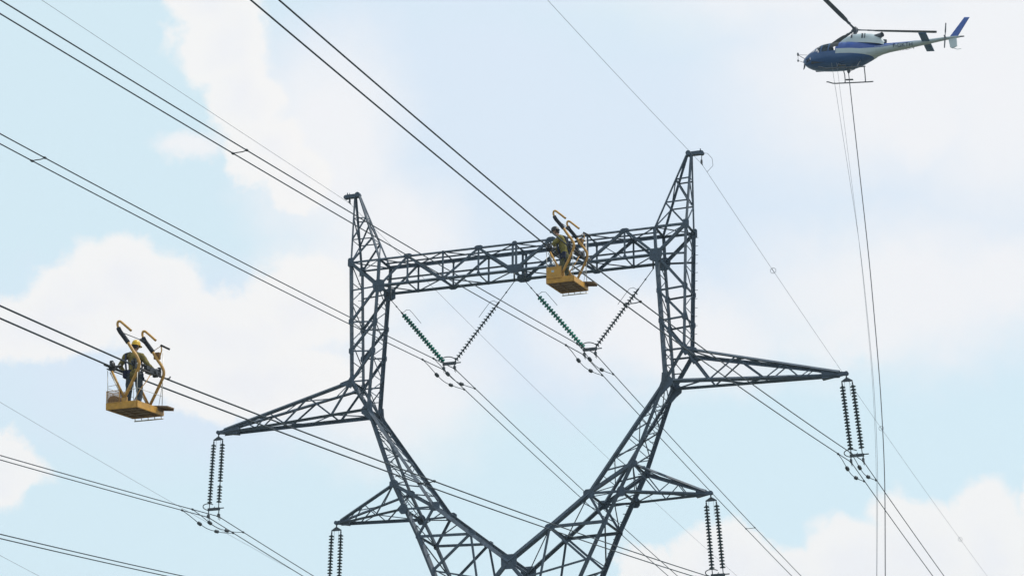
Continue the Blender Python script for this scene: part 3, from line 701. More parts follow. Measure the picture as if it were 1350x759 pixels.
    if panel:
        q = MB(); q.box(((bx0+bx1)/2+.07, by0-.012, (bz0+bz1)/2), (.50, .025, bz1-bz0+.06)); q.box((bx0, (by0+by1)/2, (bz0+bz1)/2), (.025, .36, bz1-bz0)); q.box(((bx0+bx1)/2, by1, (bz0+bz1)/2), (.40, .02, bz1-bz0)); o = q.build('tool_box', 'orange', e)
        q = MB(); q.box((bx0+.22, by0-.028, (bz0+bz1)/2+.04), (.09, .006, .07)); q.build('white_sticker', 'hwhite', o)
    else:
        q = MB()
        for (x, y) in ((bx0, by0), (bx1, by0), (bx0, by1), (bx1, by1)): q.tube([(x, y, bz0), (x, y, bz1)], .011, 6)
        for z in (bz0, bz1):
            q.tube([(bx0, by0, z), (bx1, by0, z), (bx1, by1, z), (bx0, by1, z), (bx0, by0, z)], .011, 6)
        o = q.build('tool_basket', 'tubeo', e)
        q = MB()
        for a, b in (((bx0, by0), (bx1, by0)), ((bx1, by0), (bx1, by1)), ((bx0, by1), (bx1, by1)), ((bx0, by0), (bx0, by1))):
            q.add([(a[0], a[1], bz0), (b[0], b[1], bz0), (b[0], b[1], bz1-.02), (a[0], a[1], bz1-.02)], [(0, 1, 2, 3)])
        q.build('basket_mesh', 'mesh', o)
        q = MB()
        prof = [(0, 0), (.34, 0), (.34, .10), (.20, .20), (.06, .19), (0, .12)]
        q.add([(bx0+.02+p, y, bz0+r) for y in (by0+.05, by1-.04) for p, r in prof], [tuple(range(6))[::-1], tuple(range(6, 12))]+[(i, (i+1) % 6, 6+(i+1) % 6, 6+i) for i in range(6)]); q.build('tool_bag', 'brownbox', o)
    # side flap beyond the far corner
    q = MB(); Rf = Matrix.Rotation(math.radians(6), 3, 'Y')
    q.box((.56, .55, ZF+.155), (.46, .40, .03), Rf); q.box((.56, .74, ZF+.12), (.44, .02, .07), Rf); q.box((.45, .55, ZF+.10), (.05, .3, .09)); q.build('side_flap', 'orange_d', e)
    # control box, spare bar and cross rod on the masts
    q = MB(); q.box((.24, .80, .56), (.17, .12, .19)); o = q.build('control_box', 'brownbox', e)
    b = o.modifiers.new('bevel', 'BEVEL'); b.width = .012; b.segments = 2
    q = MB(); q.tube([(.33, .72, .40), (.40, .76, .70), (.36, .8, .84)], .018, 6); q.tube([(.12, .78, .70), (.3, .8, .80), (.36, .8, .84)], .010, 5); q.build('lamp_bracket', 'tubeo', e)
    q = MB(); q.tube([(.36, .76, .85), (.58, .9, .73)], .030, 8); q.build('spare_bar', 'machine', e)
    q = MB(); q.tube([(-.06, -.72, .97), (-.06, .72, .97)], .011, 6); q.build('cross_rod', 'machine', e)
    q = MB(); q.tube([(-.20, .62, 1.04), (.06, .70, .82)], .030, 8); q.build('strut_bar', 'foam', e)
    return e
xa, za = wire_z('A', -48.25); xd, zd = wire_z('D', -63.28)
cageD = work_cage('work_cage', Z((xd, -63.28, zd)), .105, 'orange work cage with an open basket, its worker in a yellow helmet', False)
cageA = work_cage('work_cage', Z((xa, -48.25, za)), .100, 'orange work cage with a solid tool box, hanging before the bridge beam', True)

# ------------------------------------------------------------------ people
def capsule(q, a, b, ra, rb, sq=None, n=12):
    """tapered rounded limb; sq = (axis, factor) flattens it along an axis"""
    a, b = V(a), V(b); d = (b-a); L = d.length; d = d/L if L > 1e-6 else V((0, 0, 1))
    prof = [(0, -ra)]+[(ra*math.sin(t), -ra*math.cos(t)) for t in (.5, 1.0, 1.5708)]+[(rb*math.cos(t), L+rb*math.sin(t)) for t in (0, .55, 1.05)]+[(0, L+rb)]
    o = len(q.v); q.lathe(prof, a, d, n)
    if sq:
        ax, f = V(sq[0]).normalized(), sq[1]
        for i in range(o, len(q.v)):
            p = V(q.v[i]); t = max(0, min(1, (p-a).dot(d)/max(L, 1e-6))); c = a+d*(L*t); w = (p-c).dot(ax); q.v[i] = tuple(p+ax*w*(f-1))
def hand(q, w, d, side, thumb, curl, r=.0095):
    """palm and five fingers from wrist w, pointing along d"""
    w, d, side = V(w), V(d).normalized(), V(side).normalized(); nrm = d.cross(side).normalized(); curl = nrm*curl
    capsule(q, w, w+d*.075, .028, .036, (nrm, .55))
    for k, ln in enumerate((.068, .078, .072, .056)):
        b = w+d*.088+side*(.033-.022*k); m1 = b+d*ln*.5+curl*.014+side*(.006-.004*k); m2 = m1+(d+curl*1.3).normalized()*ln*.5
        capsule(q, b, m1, r, r*.95, None, 8); capsule(q, m1, m2, r*.95, r*.8, None, 8)
    b = w+d*.03+side*thumb*.034; m1 = b+(d*.6+side*thumb*.8).normalized()*.04; capsule(q, b, m1, .012, .0105, None, 8); capsule(q, m1, m1+(d+curl).normalized()*.034, .0105, .009, None, 8)
def person(loc, J, label, cloth, trousers, face, headgear, rz=0.):
    """J: joints in metres, x right / y away / z up; the whole body is one remeshed surface"""
    e = empty('person', loc, (0, 0, rz)); tag(e, label, 'person', 'line workers in the cages')
    j = {k: V(v) for k, v in J.items()}
    q = MB(); seg = []
    def limb(a, b, ra, rb, mi, sq=None):
        capsule(q, j[a] if isinstance(a, str) else a, j[b] if isinstance(b, str) else b, ra, rb, sq); seg.append((j[a] if isinstance(a, str) else a, j[b] if isinstance(b, str) else b, mi, max(ra, rb)))
    sh = (j['shL']+j['shR'])/2; hp = (j['hipL']+j['hipR'])/2; ax = (j['shR']-j['shL']).normalized(); fwd = V(face).normalized()
    mid = lerp(hp, sh, .45)
    # torso: several flattened lobes
    limb(hp, mid, .180, .175, 0, (fwd, .80)); limb(mid, lerp(mid, sh, .8), .180, .190, 0, (fwd, .82)); limb(lerp(sh, j['shL'], .2), lerp(sh, j['shL'], .85), .115, .10, 0); limb(lerp(sh, j['shR'], .2), lerp(sh, j['shR'], .85), .115, .10, 0)
    limb(hp+ax*-.07, hp+ax*.07, .150, .150, 1)
    for sd in 'LR':
        limb('sh'+sd, 'el'+sd, .088, .070, 0); limb('el'+sd, 'wr'+sd, .068, .050, 0)
        limb('hip'+sd, 'kn'+sd, .118, .090, 1); limb('kn'+sd, 'an'+sd, .088, .078, 1)
        a = j['an'+sd]; ft = V(J.get('foot', face)).normalized(); limb(a+V((0, 0, -.03))-ft*.03, a+ft*.17+V((0, 0, -.055)), .048, .036, 3)
    # neck, skull, jaw, nose, ears
    hd = j['head']; nk = lerp(sh, hd, .35); limb(sh+V((0, 0, .03)), hd-V((0, 0, .06)), .062, .056, 2)
    u = (hd-sh).normalized()*.5+V((0, 0, .5)); u.normalize()
    lat = fwd.cross(u).normalized()
    limb(hd+u*.03-fwd*.012, hd+u*.05+fwd*.01, .088, .086, 2); limb(hd-u*.05+fwd*.035, hd-u*.015+fwd*.03, .055, .068, 2)
    limb(hd+fwd*.088+u*.012, hd+fwd*.108-u*.02, .010, .014, 2)
    limb(hd+fwd*.082-u*.052+lat*-.018, hd+fwd*.082-u*.052+lat*.018, .010, .010, 2)
    for sg in (-1, 1): limb(hd+lat*sg*.086-u*.02, hd+lat*sg*.092+u*.015, .013, .017, 2)
    for sd in 'LR':
        d = (j['wr'+sd]-j['el'+sd]).normalized(); side = d.cross(V((0, 0, 1)) if abs(d.z) < .85 else fwd).normalized(); o0 = len(q.v)
        hand(q, j['wr'+sd], d, side, 1 if sd == 'L' else -1, 1.0); seg.append((j['wr'+sd]+d*.03, j['wr'+sd]+d*.17, 4, .05))
    o = q.build('body', [cloth, trousers, 'skin', 'boot', 'glove'], e)
    rm = o.modifiers.new('remesh', 'REMESH'); rm.mode = 'VOXEL'; rm.voxel_size = .010
    sm = o.modifiers.new('smooth', 'SMOOTH'); sm.factor = .5; sm.iterations = 3
    dg = bpy.context.evaluated_depsgraph_get(); me = bpy.data.meshes.new_from_object(o.evaluated_get(dg))
    o.modifiers.clear(); old = o.data; o.data = me; bpy.data.meshes.remove(old)
    me.materials.clear()
    for m_ in (cloth, trousers, 'skin', 'boot', 'glove'): me.materials.append(MT[m_])
    import numpy as np
    from mathutils import noise as mn
    def near(pts):
        best = np.full(len(pts), 9.); idx = np.zeros(len(pts), int)
        for a, b, mi, r in seg:
            a_, ab = np.array(a), np.array(b-a); t = np.clip(((pts-a_) @ ab)/max(ab @ ab, 1e-9), 0, 1)
            d_ = np.linalg.norm(pts-a_-t[:, None]*ab, axis=1)-r; k = d_ < best; best[k] = d_[k]; idx[k] = mi
        return idx
    co = np.empty(len(me.vertices)*3); me.vertices.foreach_get('co', co); co = co.reshape(-1, 3)
    no = np.empty(len(me.vertices)*3); me.vertices.foreach_get('normal', no); no = no.reshape(-1, 3)
    # cloth folds: small displacement on clothed limbs
    fold = np.array([mn.noise(V(c)*9)*.012+mn.noise(V(c)*22)*.006 for c in co]); fold[near(co) > 1] = 0
    co = co+no*fold[:, None]; me.vertices.foreach_set('co', co.ravel())
    ct = np.empty(len(me.polygons)*3); me.polygons.foreach_get('center', ct)
    me.polygons.foreach_set('material_index', near(ct.reshape(-1, 3)).astype(np.int32)); me.polygons.foreach_set('use_smooth', [True]*len(me.polygons)); me.update()
    # harness: belt, leg loops and crossed back straps, hugging the body
    q = MB(); R2 = lambda t: ax*math.cos(t)*.200+fwd*math.sin(t)*.165
    bc = lerp(hp, sh, .12); ua = (sh-hp).normalized()
    def band(c, n=24, hgt=.045, gr=1.04, ex=R2):
        vs = []; 
        for k in range(n): t = 2*math.pi*k/n; vs += [c+ex(t)*gr-ua*hgt, c+ex(t)*gr+ua*hgt]
        q.add(vs, [(2*k, 2*((k+1) % n), 2*((k+1) % n)+1, 2*k+1) for k in range(n)], True)
    band(bc, hgt=.055); 
    for sg in (-1, 1):
        a = bc+ax*sg*.10-fwd*.155; b = sh+ax*sg*.11-fwd*.12+ua*.02; c = sh+ax*sg*.10+ua*.115; d_ = sh+ax*sg*.10+fwd*.135-ua*.05; f_ = bc+ax*sg*.08+fwd*.148
        q.tube([a, lerp(a, b, .5)-fwd*.035, b-fwd*.03, c, d_, lerp(d_, f_, .5)+fwd*.03, f_], .026, 6)
        hc = lerp(j['hipL' if sg < 0 else 'hipR'], j['knL' if sg < 0 else 'knR'], .14)
        band(hc, 16, .025, 1, lambda t: ax*math.cos(t)*.130+fwd*math.sin(t)*.130)
    q.build('harness', 'harness', e)
    q = MB(); q.box(bc+ax*-.22-fwd*.02-ua*.05, (.10, .14, .20)); q.tube([bc+ax*-.22-ua*.1, bc+ax*-.17-ua*.28], .035, 8); q.tube([bc+ax*.23-ua*.02, bc+ax*.22-ua*.16], .03, 8); q.build('tool_pouch', 'harness', e)
    # headgear
    Rh = Matrix((lat, fwd, u)).transposed()
    q = MB(); c = hd+u*.055
    vs = []; n = 20; prof = [(1.0, -.02), (1.0, .02), (.94, .06), (.78, .10), (.5, .126), (.2, .138), (.02, .14)]
    for (r, h) in prof:
        for k in range(n): t = 2*math.pi*k/n; vs.append(c+lat*math.cos(t)*.112*r+fwd*math.sin(t)*.132*r+u*h)
    q.add(vs, [(i*n+k, i*n+(k+1) % n, (i+1)*n+(k+1) % n, (i+1)*n+k) for i in range(len(prof)-1) for k in range(n)], True)
    hl = q.build('helmet', headgear, e)
    q = MB(); vs = []
    for k in range(n):
        t = 2*math.pi*k/n; rim = .018+.045*max(0, math.sin(t))**2; dv = lat*math.cos(t)*.112+fwd*math.sin(t)*.132; vs += [c+dv*.96-u*.012, c+dv*(1+rim/.12)-u*.024, c+dv*(1+rim/.12)-u*.032, c+dv*.96-u*.03]
    q.add(vs, [(4*k+i, 4*((k+1) % n)+i, 4*((k+1) % n)+(i+1) % 4, 4*k+(i+1) % 4) for k in range(n) for i in range(4)], True); q.build('brim', headgear, hl)
    q = MB()
    for sg in (-1, 1): q.tube([c+lat*sg*.105-u*.02, hd+lat*sg*.085-u*.05+fwd*.02, hd+fwd*.05-u*.105+lat*sg*.01], .006, 5)
    q.build('chin_strap', 'harness', hl)
    # hair under the helmet and two eyes
    q = MB(); vs = []
    for (r, h) in ((.98, .05), (1.03, .0), (1.02, -.035), (.9, -.065)):
        for k in range(13): t = math.pi+math.pi*k/12; vs.append(hd+u*h+lat*math.cos(t)*.092*r+fwd*(math.sin(t)*.104*r-.012))
    q.add(vs, [(i*13+k, i*13+k+1, (i+1)*13+k+1, (i+1)*13+k) for i in range(3) for k in range(12)], True); q.build('hair', 'hair', e)
    for sg in (-1, 1):
        q = MB(); q.lathe([(0, -.009), (.008, -.004), (.009, 0), (.008, .004), (0, .009)], hd+fwd*.088+u*.012+lat*sg*.033, fwd, 8); q.build('eye', 'hair', e)
    return e
TZ = -1.065                                # standing level on the tray, from the cable
person(Z((xd, -63.28, zd)), dict(anL=(-.16, -.05, TZ+.10), anR=(.10, .05, TZ+.10), knL=(-.17, -.02, TZ+.50), knR=(.11, .09, TZ+.50), hipL=(-.15, -.02, TZ+.96), hipR=(.08, .02, TZ+.96),
       shL=(-.30, -.04, .46), shR=(.11, .10, .46), elL=(-.48, -.02, .20), wrL=(-.37, .14, -.02), elR=(.28, .16, .21), wrR=(.30, .42, .16), head=(-.07, .06, .74)),
       'worker in khaki jacket and yellow helmet standing in the cage with his back turned', 'khaki', 'trousers', (.35, .94, -.05), 'helmet')
person(Z((xa, -48.25, za)), dict(anL=(.0, -.18, TZ+.10), anR=(.06, .10, TZ+.10), knL=(-.12, -.20, TZ+.50), knR=(-.06, .12, TZ+.50), hipL=(-.02, -.16, TZ+.90), hipR=(.0, .08, TZ+.90),
       shL=(-.14, -.26, .48), shR=(-.14, .12, .50), elL=(-.34, -.32, .26), wrL=(-.30, -.12, .10), elR=(-.28, .24, .24), wrR=(-.44, .18, .04), head=(-.34, -.10, .76), foot=(-.9, .3, 0)),
       'worker in olive clothes and black helmet leaning over the cable in his cage', 'khaki2', 'trousers2', (-.93, -.25, -.25), 'blackcap')

# ------------------------------------------------------------------ helicopter
def livery(X0):
    """blue and white paint scheme laid out along the airframe (object coordinates)"""
    m = bpy.data.materials.new('helicopter_livery'); m.use_nodes = True; t = m.node_tree; b = t.nodes['Principled BSDF']; b.inputs['Roughness'].default_value = .28
    c = t.nodes.new('ShaderNodeTexCoord'); sp = t.nodes.new('ShaderNodeSeparateXYZ'); t.links.new(c.outputs['Object'], sp.inputs[0])
    def mt(op, a, b_=None):
        n = t.nodes.new('ShaderNodeMath'); n.operation = op
        for i, v in enumerate((a, b_)):
            if v is None: continue
            if isinstance(v, (int, float)): n.inputs[i].default_value = v
            else: t.links.new(v, n.inputs[i])
        return n.outputs[0]
    x = mt('SUBTRACT', X0, sp.outputs[0]); z = sp.outputs[2]
    # upper edge of the white band rises along the boom
    edge = mt('ADD', .36, mt('MULTIPLY', mt('MAXIMUM', mt('SUBTRACT', x, 4.0), 0), .185))
    low = .0
    white_ = mt('MULTIPLY', mt('MULTIPLY', mt('GREATER_THAN', z, low), mt('LESS_THAN', z, edge)), mt('GREATER_THAN', x, 2.42))
    upper = mt('MULTIPLY', mt('GREATER_THAN', z, edge), mt('GREATER_THAN', x, 2.0))
    pin = mt('MULTIPLY', mt('MULTIPLY', mt('GREATER_THAN', z, mt('ADD', edge, .06)), mt('LESS_THAN', z, mt('ADD', edge, .10))), mt('GREATER_THAN', x, 4.9))
    def mix(f, a, b_):
        n = t.nodes.new('ShaderNodeMix'); n.data_type = 'RGBA'; t.links.new(f, n.inputs[0])
        for s_, v in ((n.inputs[6], a), (n.inputs[7], b_)):
            if isinstance(v, tuple): s_.default_value = (*v, 1)
            else: t.links.new(v, s_)
        return n.outputs[2]
    col = mix(upper, (.003, .055, .19), (.012, .060, .30)); col = mix(white_, col, (.38, .45, .49)); col = mix(pin, col, (.40, .45, .62))
    n = t.nodes.new('ShaderNodeTexNoise'); n.inputs['Scale'].default_value = 4; n.inputs['Detail'].default_value = 6; t.links.new(c.outputs['Object'], n.inputs['Vector'])
    r = t.nodes.new('ShaderNodeMapRange'); r.inputs[3].default_value = .82; r.inputs[4].default_value = 1.1; t.links.new(n.outputs['Fac'], r.inputs[0])
    mm = t.nodes.new('ShaderNodeVectorMath'); mm.operation = 'SCALE'; t.links.new(col, mm.inputs[0]); t.links.new(r.outputs[0], mm.inputs['Scale']); t.links.new(mm.outputs[0], b.inputs['Base Color'])
    return m
def helicopter(loc, Rm):
    e = empty('helicopter', loc); e.rotation_euler = Rm.to_euler(); tag(e, 'blue and white helicopter hovering with a long rope slung under its belly', 'helicopter')
    # stations: x from the nose, z top, z bottom, half width (metres); local +x = nose direction, origin under the rotor
    X0 = 3.33
    st = [(0, .02, -.10, .05), (.10, .16, -.26, .24), (.30, .34, -.43, .44), (.60, .58, -.56, .63), (.95, .82, -.64, .77), (1.35, 1.02, -.68, .85), (1.75, 1.10, -.70, .89), (2.2, 1.14, -.71, .90), (2.6, 1.16, -.70, .90),
          (3.0, 1.15, -.68, .89), (3.4, 1.13, -.62, .86), (3.8, 1.11, -.50, .79), (4.2, 1.08, -.32, .68), (4.6, 1.05, -.12, .55), (5.0, 1.02, .10, .42), (5.5, 1.00, .32, .32), (6.2, 1.03, .45, .275), (7.0, 1.07, .59, .235), (7.8, 1.12, .74, .20), (8.6, 1.18, .89, .17), (9.4, 1.26, 1.05, .14), (10.1, 1.31, 1.16, .10), (10.45, 1.30, 1.20, .06)]
    def interp(x):
        for i in range(len(st)-1):
            if st[i][0] <= x <= st[i+1][0]:
                t = (x-st[i][0])/(st[i+1][0]-st[i][0]); return [lerp(st[i][k], st[i+1][k], t) for k in (1, 2, 3)]
        return list(st[-1][1:])
    xs = [0, .03, .08, .16]+[.16+.085*k for k in range(1, 62)]+[5.5+.33*k for k in range(1, 15)]+[10.3, 10.45]
    xs = sorted(set(x for x in xs if x <= 10.45)); n = 48
    vs = []
    for x in xs:
        a, b, w = interp(x); zc, h = (a+b)/2, (a-b)/2
        p = 2.5 if x < 5 else 2.1
        for k in range(n):
            t = 2*math.pi*k/n; c, s_ = math.cos(t), math.sin(t)
            vs.append(V((X0-x, math.copysign(abs(c)**(2/p), c)*w*(1-.10*max(0, s_) if x < 3 else 1), zc+math.copysign(abs(s_)**(2/p), s_)*h)))
    body = MB(); wins = {}
    body.v = [tuple(v) for v in vs]
    for i in range(len(xs)-1):
        for k in range(n):
            f = (i*n+k, i*n+(k+1) % n, (i+1)*n+(k+1) % n, (i+1)*n+k); c = (vs[f[0]]+vs[f[1]]+vs[f[2]]+vs[f[3]])/4; x = X0-c.x; z = c.z; sd = abs(c.y)
            key = None; far_side = c.y < 0
            if .30 < x < .92 and z > .30 and z < 1.0 and abs(c.y) > .05: key = 'windscreen'
            elif 1.00 < x < 1.36 and .22 < z < .84: key = 'front_window'
            elif 1.45 < x < 1.86 and .16 < z < .90: key = 'middle_window'
            elif 1.94 < x < 2.36 and .14 < z < .50 and not far_side: key = 'door_window'
            elif .30 < x < .70 and -.34 < z < -.10 and abs(c.y) > .2: key = 'chin_window'
            elif far_side and 1.9 < x < 2.65 and -.1 < z < 1.12: continue            # sliding door open on the far side
            if key:
                tgt = wins.setdefault((key, far_side), MB()); o = len(tgt.v); tgt.v += [tuple(vs[q]) for q in f]; tgt.f.append([o, o+1, o+2, o+3]); tgt.sm.append(True); tgt.mi.append(0); continue
            mi = 1 if (1.97 < x < 2.55 and .55 < z < 1.06) else 0  # dark patch painted on the skin for the shaded inside of an open doorway
            body.f.append(list(f)); body.sm.append(True); body.mi.append(mi)
    fu = body.build('fuselage', [livery(X0), 'interior'], e)
    for k, m_ in wins.items():
        m_.build(k[0], 'glass_clear' if k[0] == 'door_window' else 'glass', fu)
    # cabin inside
    q = MB(); q.box((X0-1.9, 0, -.45), (2.3, 1.3, .1)); q.box((X0-2.75, 0, .2), (.08, 1.5, 1.2)); q.build('cabin_floor', 'interior', e)
    q = MB(); q.box((X0-.75, .0, .02), (.22, 1.0, .34)); q.box((X0-.75, 0, -.25), (.3, .4, .4)); q.build('instrument_panel', 'interior', e)
    for yy in (-.38, .38):
        q = MB(); q.box((X0-1.35, yy, -.15), (.45, .45, .15)); q.box((X0-1.60, yy, .2), (.12, .42, .6)); q.box((X0-1.63, yy, .62), (.08, .25, .18)); q.build('seat', 'seat', e)
    # engine cowling
    cw = [(2.35, 1.12, .10), (2.6, 1.32, .42), (2.95, 1.54, .56), (3.35, 1.70, .62), (3.9, 1.74, .64), (4.5, 1.70, .62), (5.0, 1.60, .56), (5.25, 1.46, .48), (5.48, 1.08, .30)]
    q = MB(); vs = []; n = 17
    for (x, zt, w) in cw:
        zb = interp(min(x, 5.4))[0]-.22
        for k in range(n):
            t = math.pi*k/(n-1); c, s_ = math.cos(t), math.sin(t); vs.append((X0-x, math.copysign(abs(c)**.7, c)*w, zb+abs(s_)**.6*(zt-zb)))
    q.add(vs, [(i*n+k, i*n+k+1, (i+1)*n+k+1, (i+1)*n+k) for i in range(len(cw)-1) for k in range(n-1)], True); q.build('engine_cowling', 'hwhite', e)
    for sd in (-1, 1):
        q = MB(); q.box((X0-3.32, sd*.60, 1.36), (.10, .06, .24)); q.box((X0-4.05, sd*.632, 1.36), (.10, .05, .34)); q.box((X0-4.22, sd*.632, 1.36), (.06, .05, .34)); q.build('air_intake', 'hdark', e)
        q = MB(); q.tube([(X0-4.85, sd*.36, 1.38), (X0-5.20, sd*.42, 1.42), (X0-5.38, sd*.52, 1.44)], [.15, .165, .17], 12, cap=False); q.tube([(X0-5.25, sd*.44, 1.43), (X0-5.26, sd*.44, 1.43)], .14, 12); q.build('exhaust_pipe', 'hdark', e)
    # rotor mast, hub and three blades
    q = MB(); q.lathe([(.12, 1.6), (.10, 2.02), (.20, 2.06), (.22, 2.22), (.16, 2.32), (.07, 2.40), (0, 2.40)], (0, 0, 0), (0, 0, 1), 14)
    for k in range(3): a = 2*math.pi*k/3; q.tube([(.15*math.cos(a+.4), 15e-2*math.sin(a+.4), 1.74), (.24*math.cos(a+.2), .24*math.sin(a+.2), 2.16)], .03, 6)
    q.build('rotor_mast', 'hdark', e)
    for k, (a, cone) in enumerate(((194, .052), (74, .052), (314, .052))):
        q = MB(); R = Matrix.Rotation(math.radians(a), 3, 'Z') @ Matrix.Rotation(-cone, 3, 'Y')
        sec = [(.12, .20, .14), (.45, .16, .09), (.75, .16, .08), (.85, .22, .09), (1.15, .20, .07), (1.35, .30, .035), (1.9, .355, .032), (5.2, .355, .028), (5.35, .30, .014)]
        vs = []
        for (r, c_, th) in sec:
            tw = math.radians(9-r*1.3)
            for (u_, v_) in ((-.35, 0), (-.2, .8), (.1, 1), (.65, .3), (.65, -.1), (.1, -.6), (-.2, -.6)):
                y_, z_ = u_*c_, v_*th*.5; p = V((r, y_*math.cos(tw)-z_*math.sin(tw), y_*math.sin(tw)+z_*math.cos(tw)+2.18)); p = R @ (p-V((0, 0, 2.18)))+V((0, 0, 2.18)); vs.append(p)
        m7 = 7; q.add(vs, [(i*m7+j_, i*m7+(j_+1) % m7, (i+1)*m7+(j_+1) % m7, (i+1)*m7+j_) for i in range(len(sec)-1) for j_ in range(m7)]+[tuple(range((len(sec)-1)*m7, len(sec)*m7))], True)
        q.build('rotor_blade', 'hdark', e)
    # tail: fins, stabiliser, rotor
    def slab(name, pts, th, axis, m_):
        q = MB(); nn_ = len(pts); vs = []
        cx = sum(p[0] for p in pts)/nn_; cy = sum(p[1] for p in pts)/nn_
        for o_, k_ in ((-th, .93), (-th*.4, 1), (th*.4, 1), (th, .93)):
            for (a_, b_) in pts:
                a2, b2 = cx+(a_-cx)*k_, cy+(b_-cy)*k_
                vs.append((X0-a2, o_, b2) if axis == 'y' else (X0-a2, b2, o_))
        fs = [tuple(range(nn_))[::-1], tuple(range(3*nn_, 4*nn_))]+[(l*nn_+i, l*nn_+(i+1) % nn_, (l+1)*nn_+(i+1) % nn_, (l+1)*nn_+i) for l in range(3) for i in range(nn_)]
        q.add(vs, fs); return q.build(name, m_, e)
    slab('tail_fin', [(9.72, 1.20), (10.25, 1.20), (10.96, 2.66), (10.62, 2.68)], .05, 'y', 'hblue2')
    slab('ventral_fin', [(9.68, 1.18), (10.22, 1.20), (10.32, .56), (10.02, .40), (9.86, .50)], .04, 'y', 'hwhite')
    q = MB(); q.tube([(X0-10.0, 0, .46), (X0-10.35, 0, .33), (X0-10.6, 0, .36)], .02, 6); q.build('tail_guard', 'hwhite', e)
    o = slab('stabiliser', [(7.98, -1.25), (8.50, -1.25), (8.50, 1.25), (7.98, 1.25)], .035, 'z', 'hblue'); o.location.z = .98
    q = MB(); q.tube([(X0-9.5, .1, 1.2), (X0-9.5, .34, 1.2)], .06, 8); q.build('tail_gearbox', 'hdark', e)
    tr = MB(); sec = [(-.92, .07), (-.3, .09), (-.1, .05), (.1, .05), (.3, .09), (.92, .07)]; vs = []
    Rt = Matrix.Rotation(math.radians(2), 3, 'Y')
    for (r, c_) in sec:
        for (u_, v_) in ((-.5, 0), (0, .03), (.5, 0), (0, -.03)):
            p = Rt @ V((u_*c_*1.1, v_, r)); vs.append((X0-9.55+p.x, .36+p.y, 1.20+p.z))
    tr.add(vs, [(i*4+j_, i*4+(j_+1) % 4, (i+1)*4+(j_+1) % 4, (i+1)*4+j_) for i in range(5) for j_ in range(4)]); tr.build('tail_rotor', 'hdark', e)
    q = MB(); q.tube([(X0-10.3, 0, 1.26), (X0-10.72, 0, 1.27)], [.055, .045], 8); q.build('tail_light', 'hdark', e)
    # landing skids
    for sd in (-1, 1):
        q = MB(); y = sd*1.06; zs = -1.20
        q.tube([(X0-1.42, y, zs+.15), (X0-1.55, y, zs+.13), (X0-1.85, y, zs+.02), (X0-2.05, y, zs), (X0-4.35, y, zs), (X0-4.62, y, zs+.02)], .042, 8); sk = q.build('skid', 'hdark', e)
        for x in (2.70, 4.08):
            q = MB(); q.tube([(X0-x, sd*.45, -.60 if x < 3 else -.40), (X0-x, sd*.80, -.74), (X0-x, sd*1.02, -1.05), (X0-x, y, zs)], .035, 8); q.build('skid_leg', 'hdark', sk)
        q = MB(); q.box((X0-3.0, sd*1.0, -1.0), (.5, .16, .03)); q.build('step', 'hdark', sk)
    # nose gear: mirrors on a frame, probe, antenna; belly hook
    q = MB(); q.tube([(X0-.15, .25, .05), (X0+.30, .42, .28)], .02, 5); q.tube([(X0-.30, .3, .3), (X0+.30, .42, .28)], .014, 5); q.tube([(X0-.1, .2, -.2), (X0+.30, .42, -.12)], .014, 5); q.tube([(X0+.30, .42, .28), (X0+.22, .42, -.2)], .014, 5); mr = q.build('mirror_frame', 'hdark', e)
    for (a_, b_) in (((X0+.30, .42, .32), .11), ((X0+.24, .42, -.16), .08)):
        q = MB(); q.lathe([(0, -.03), (b_, -.03), (b_, .03), (0, .03)], a_, (.75, .5, -.3), 10); q.build('mirror', 'hdark', mr)
    q = MB(); q.tube([(X0-.10, .0, -.24), (X0-.12, 0, -.42), (X0-.08, 0, -.62)], [.05, .06, .03], 8); q.build('landing_light', 'hdark', e)
    q = MB()
    for (dx_, dy_) in ((.3, .2), (-.3, .2), (.3, -.2), (-.3, -.2)): q.tube([(X0-3.20+dx_, dy_*1.6, -.60), (X0-3.20, 0, -.93)], .022, 5)
    q.lathe([(0, .12), (.10, .10), (.12, 0), (.06, -.12), (0, -.14)], (X0-3.20, 0, -.93), (0, 0, 1), 10); q.build('cargo_hook', 'hdark', e)
    # registration on the boom, on both flanks
    for sd in (1, -1):
        cu = bpy.data.curves.new('registration', 'FONT'); cu.body = 'F-GKTH'; cu.size = .38; cu.extrude = .002; cu.align_x = 'CENTER'; cu.align_y = 'CENTER'
        tmp = bpy.data.objects.new('tmp', cu); COL.objects.link(tmp)
        me = bpy.data.meshes.new_from_object(tmp.evaluated_get(bpy.context.evaluated_depsgraph_get())); bpy.data.objects.remove(tmp); bpy.data.curves.remove(cu)
        me.materials.clear(); me.materials.append(MT['harness']); o = bpy.data.objects.new('registration', me); COL.objects.link(o); o.parent = fu
        xx = X0-6.75; bz = interp(6.75)
        xa_ = V((-1, -.05, .06)) if sd > 0 else V((1, -.05, -.06)); xa_.normalize(); za_ = V((0, sd, -.35)).normalized(); ya_ = za_.cross(xa_).normalized(); za_ = xa_.cross(ya_)
        mm = Matrix((xa_, ya_, za_)).transposed().to_4x4(); mm.translation = V((xx, sd*(bz[2]*.95+.05), lerp(bz[1], bz[0], .30))); o.matrix_local = mm
    return e
hc = Z((13.7, 27.45, 35.75))
vd = (V((13.7, 27.45, 0))-V((CAM.x, CAM.y, 0))).normalized(); rgt = V((vd.y, -vd.x, 0))
hx = (-rgt*math.cos(math.radians(14))+vd*math.sin(math.radians(14))+V((0, 0, .115))).normalized()       # nose to the left of the camera, tail slightly nearer
hz = V((0, 0, 1)); hy = hz.cross(hx).normalized(); hz = hx.cross(hy)
bank = Matrix.Rotation(math.radians(6), 3, hx)
Rm = Matrix((hx, hy, hz)).transposed(); Rm = bank @ Rm
helicopter(hc, Rm)
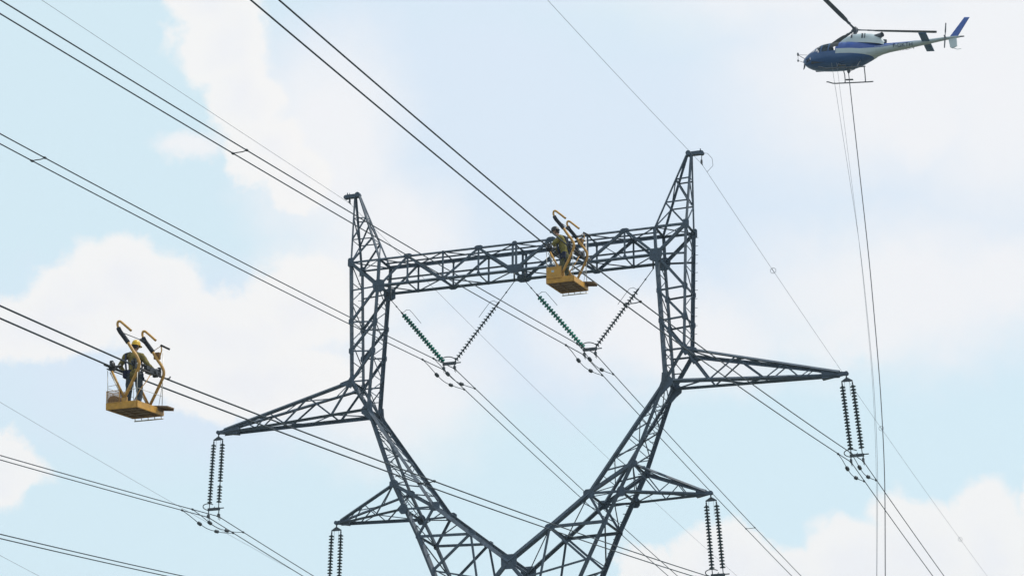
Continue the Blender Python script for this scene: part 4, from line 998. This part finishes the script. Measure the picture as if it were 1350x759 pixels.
hook = hc+Rm @ V((.13, 0, -1.05)); door = hc+Rm @ V((1.1, .85, -.70)); door2 = hc+Rm @ V((.75, .85, -.70))
def hang(a, prof, drop):
    pts = []
    for t in range(0, 41):
        u_ = t/40; k = 0
        for i in range(len(prof)-1):
            if prof[i][0] <= u_ <= prof[i+1][0]: k = lerp(prof[i][1], prof[i+1][1], (u_-prof[i][0])/(prof[i+1][0]-prof[i][0]))
        pts.append(a+rgt*k-V((0, 0, drop*u_)))
    return pts
def smoothp(pts, it=6):
    for _ in range(it): pts = [pts[0]]+[(pts[i-1]+pts[i]*2+pts[i+1])/4 for i in range(1, len(pts)-1)]+[pts[-1]]
    return pts
for a, prof, r, lb in ((hook, [(0, 0), (.06, .14), (.333, .80), (.54, 1.12), (.68, 1.15), (.93, .72), (1, .55)], .030, 'dark main rope hanging from the cargo hook of the helicopter'),
                       (door, [(0, 0), (.333, 1.37), (.54, 1.80), (.68, 1.83), (.93, 1.3), (1, 1.15)], .012, 'thin pale line hanging from the helicopter door, further from the hook'),
                       (door2, [(0, 0), (.333, 1.0), (.54, 1.4), (.68, 1.4), (.93, .95), (1, .8)], .010, 'thin pale line hanging from the helicopter door, beside the main rope')):
    q = MB(); q.tube(smoothp(hang(a, prof, 40.)), r, 6); tag(q.build('hanging_rope', 'rope' if r > .02 else 'thinwire'), lb, 'rope')

# ------------------------------------------------------------------ the air between
def build_haze():
    m = bpy.data.materials.new('pale_haze'); m.use_nodes = True; t = m.node_tree; t.nodes.clear()
    o = t.nodes.new('ShaderNodeOutputMaterial'); v = t.nodes.new('ShaderNodeVolumePrincipled')
    v.inputs['Color'].default_value = (.62, .80, 1, 1); v.inputs['Density'].default_value = .00026; v.inputs['Anisotropy'].default_value = .2
    t.links.new(v.outputs[0], o.inputs['Volume'])
    q = MB(); q.box((0, 30, 39.5), (8400, 8400, 83)); tag(q.build('haze', m), kind='stuff')
build_haze()
# ------------------------------------------------------------------ render settings
scene.render.engine = 'CYCLES'
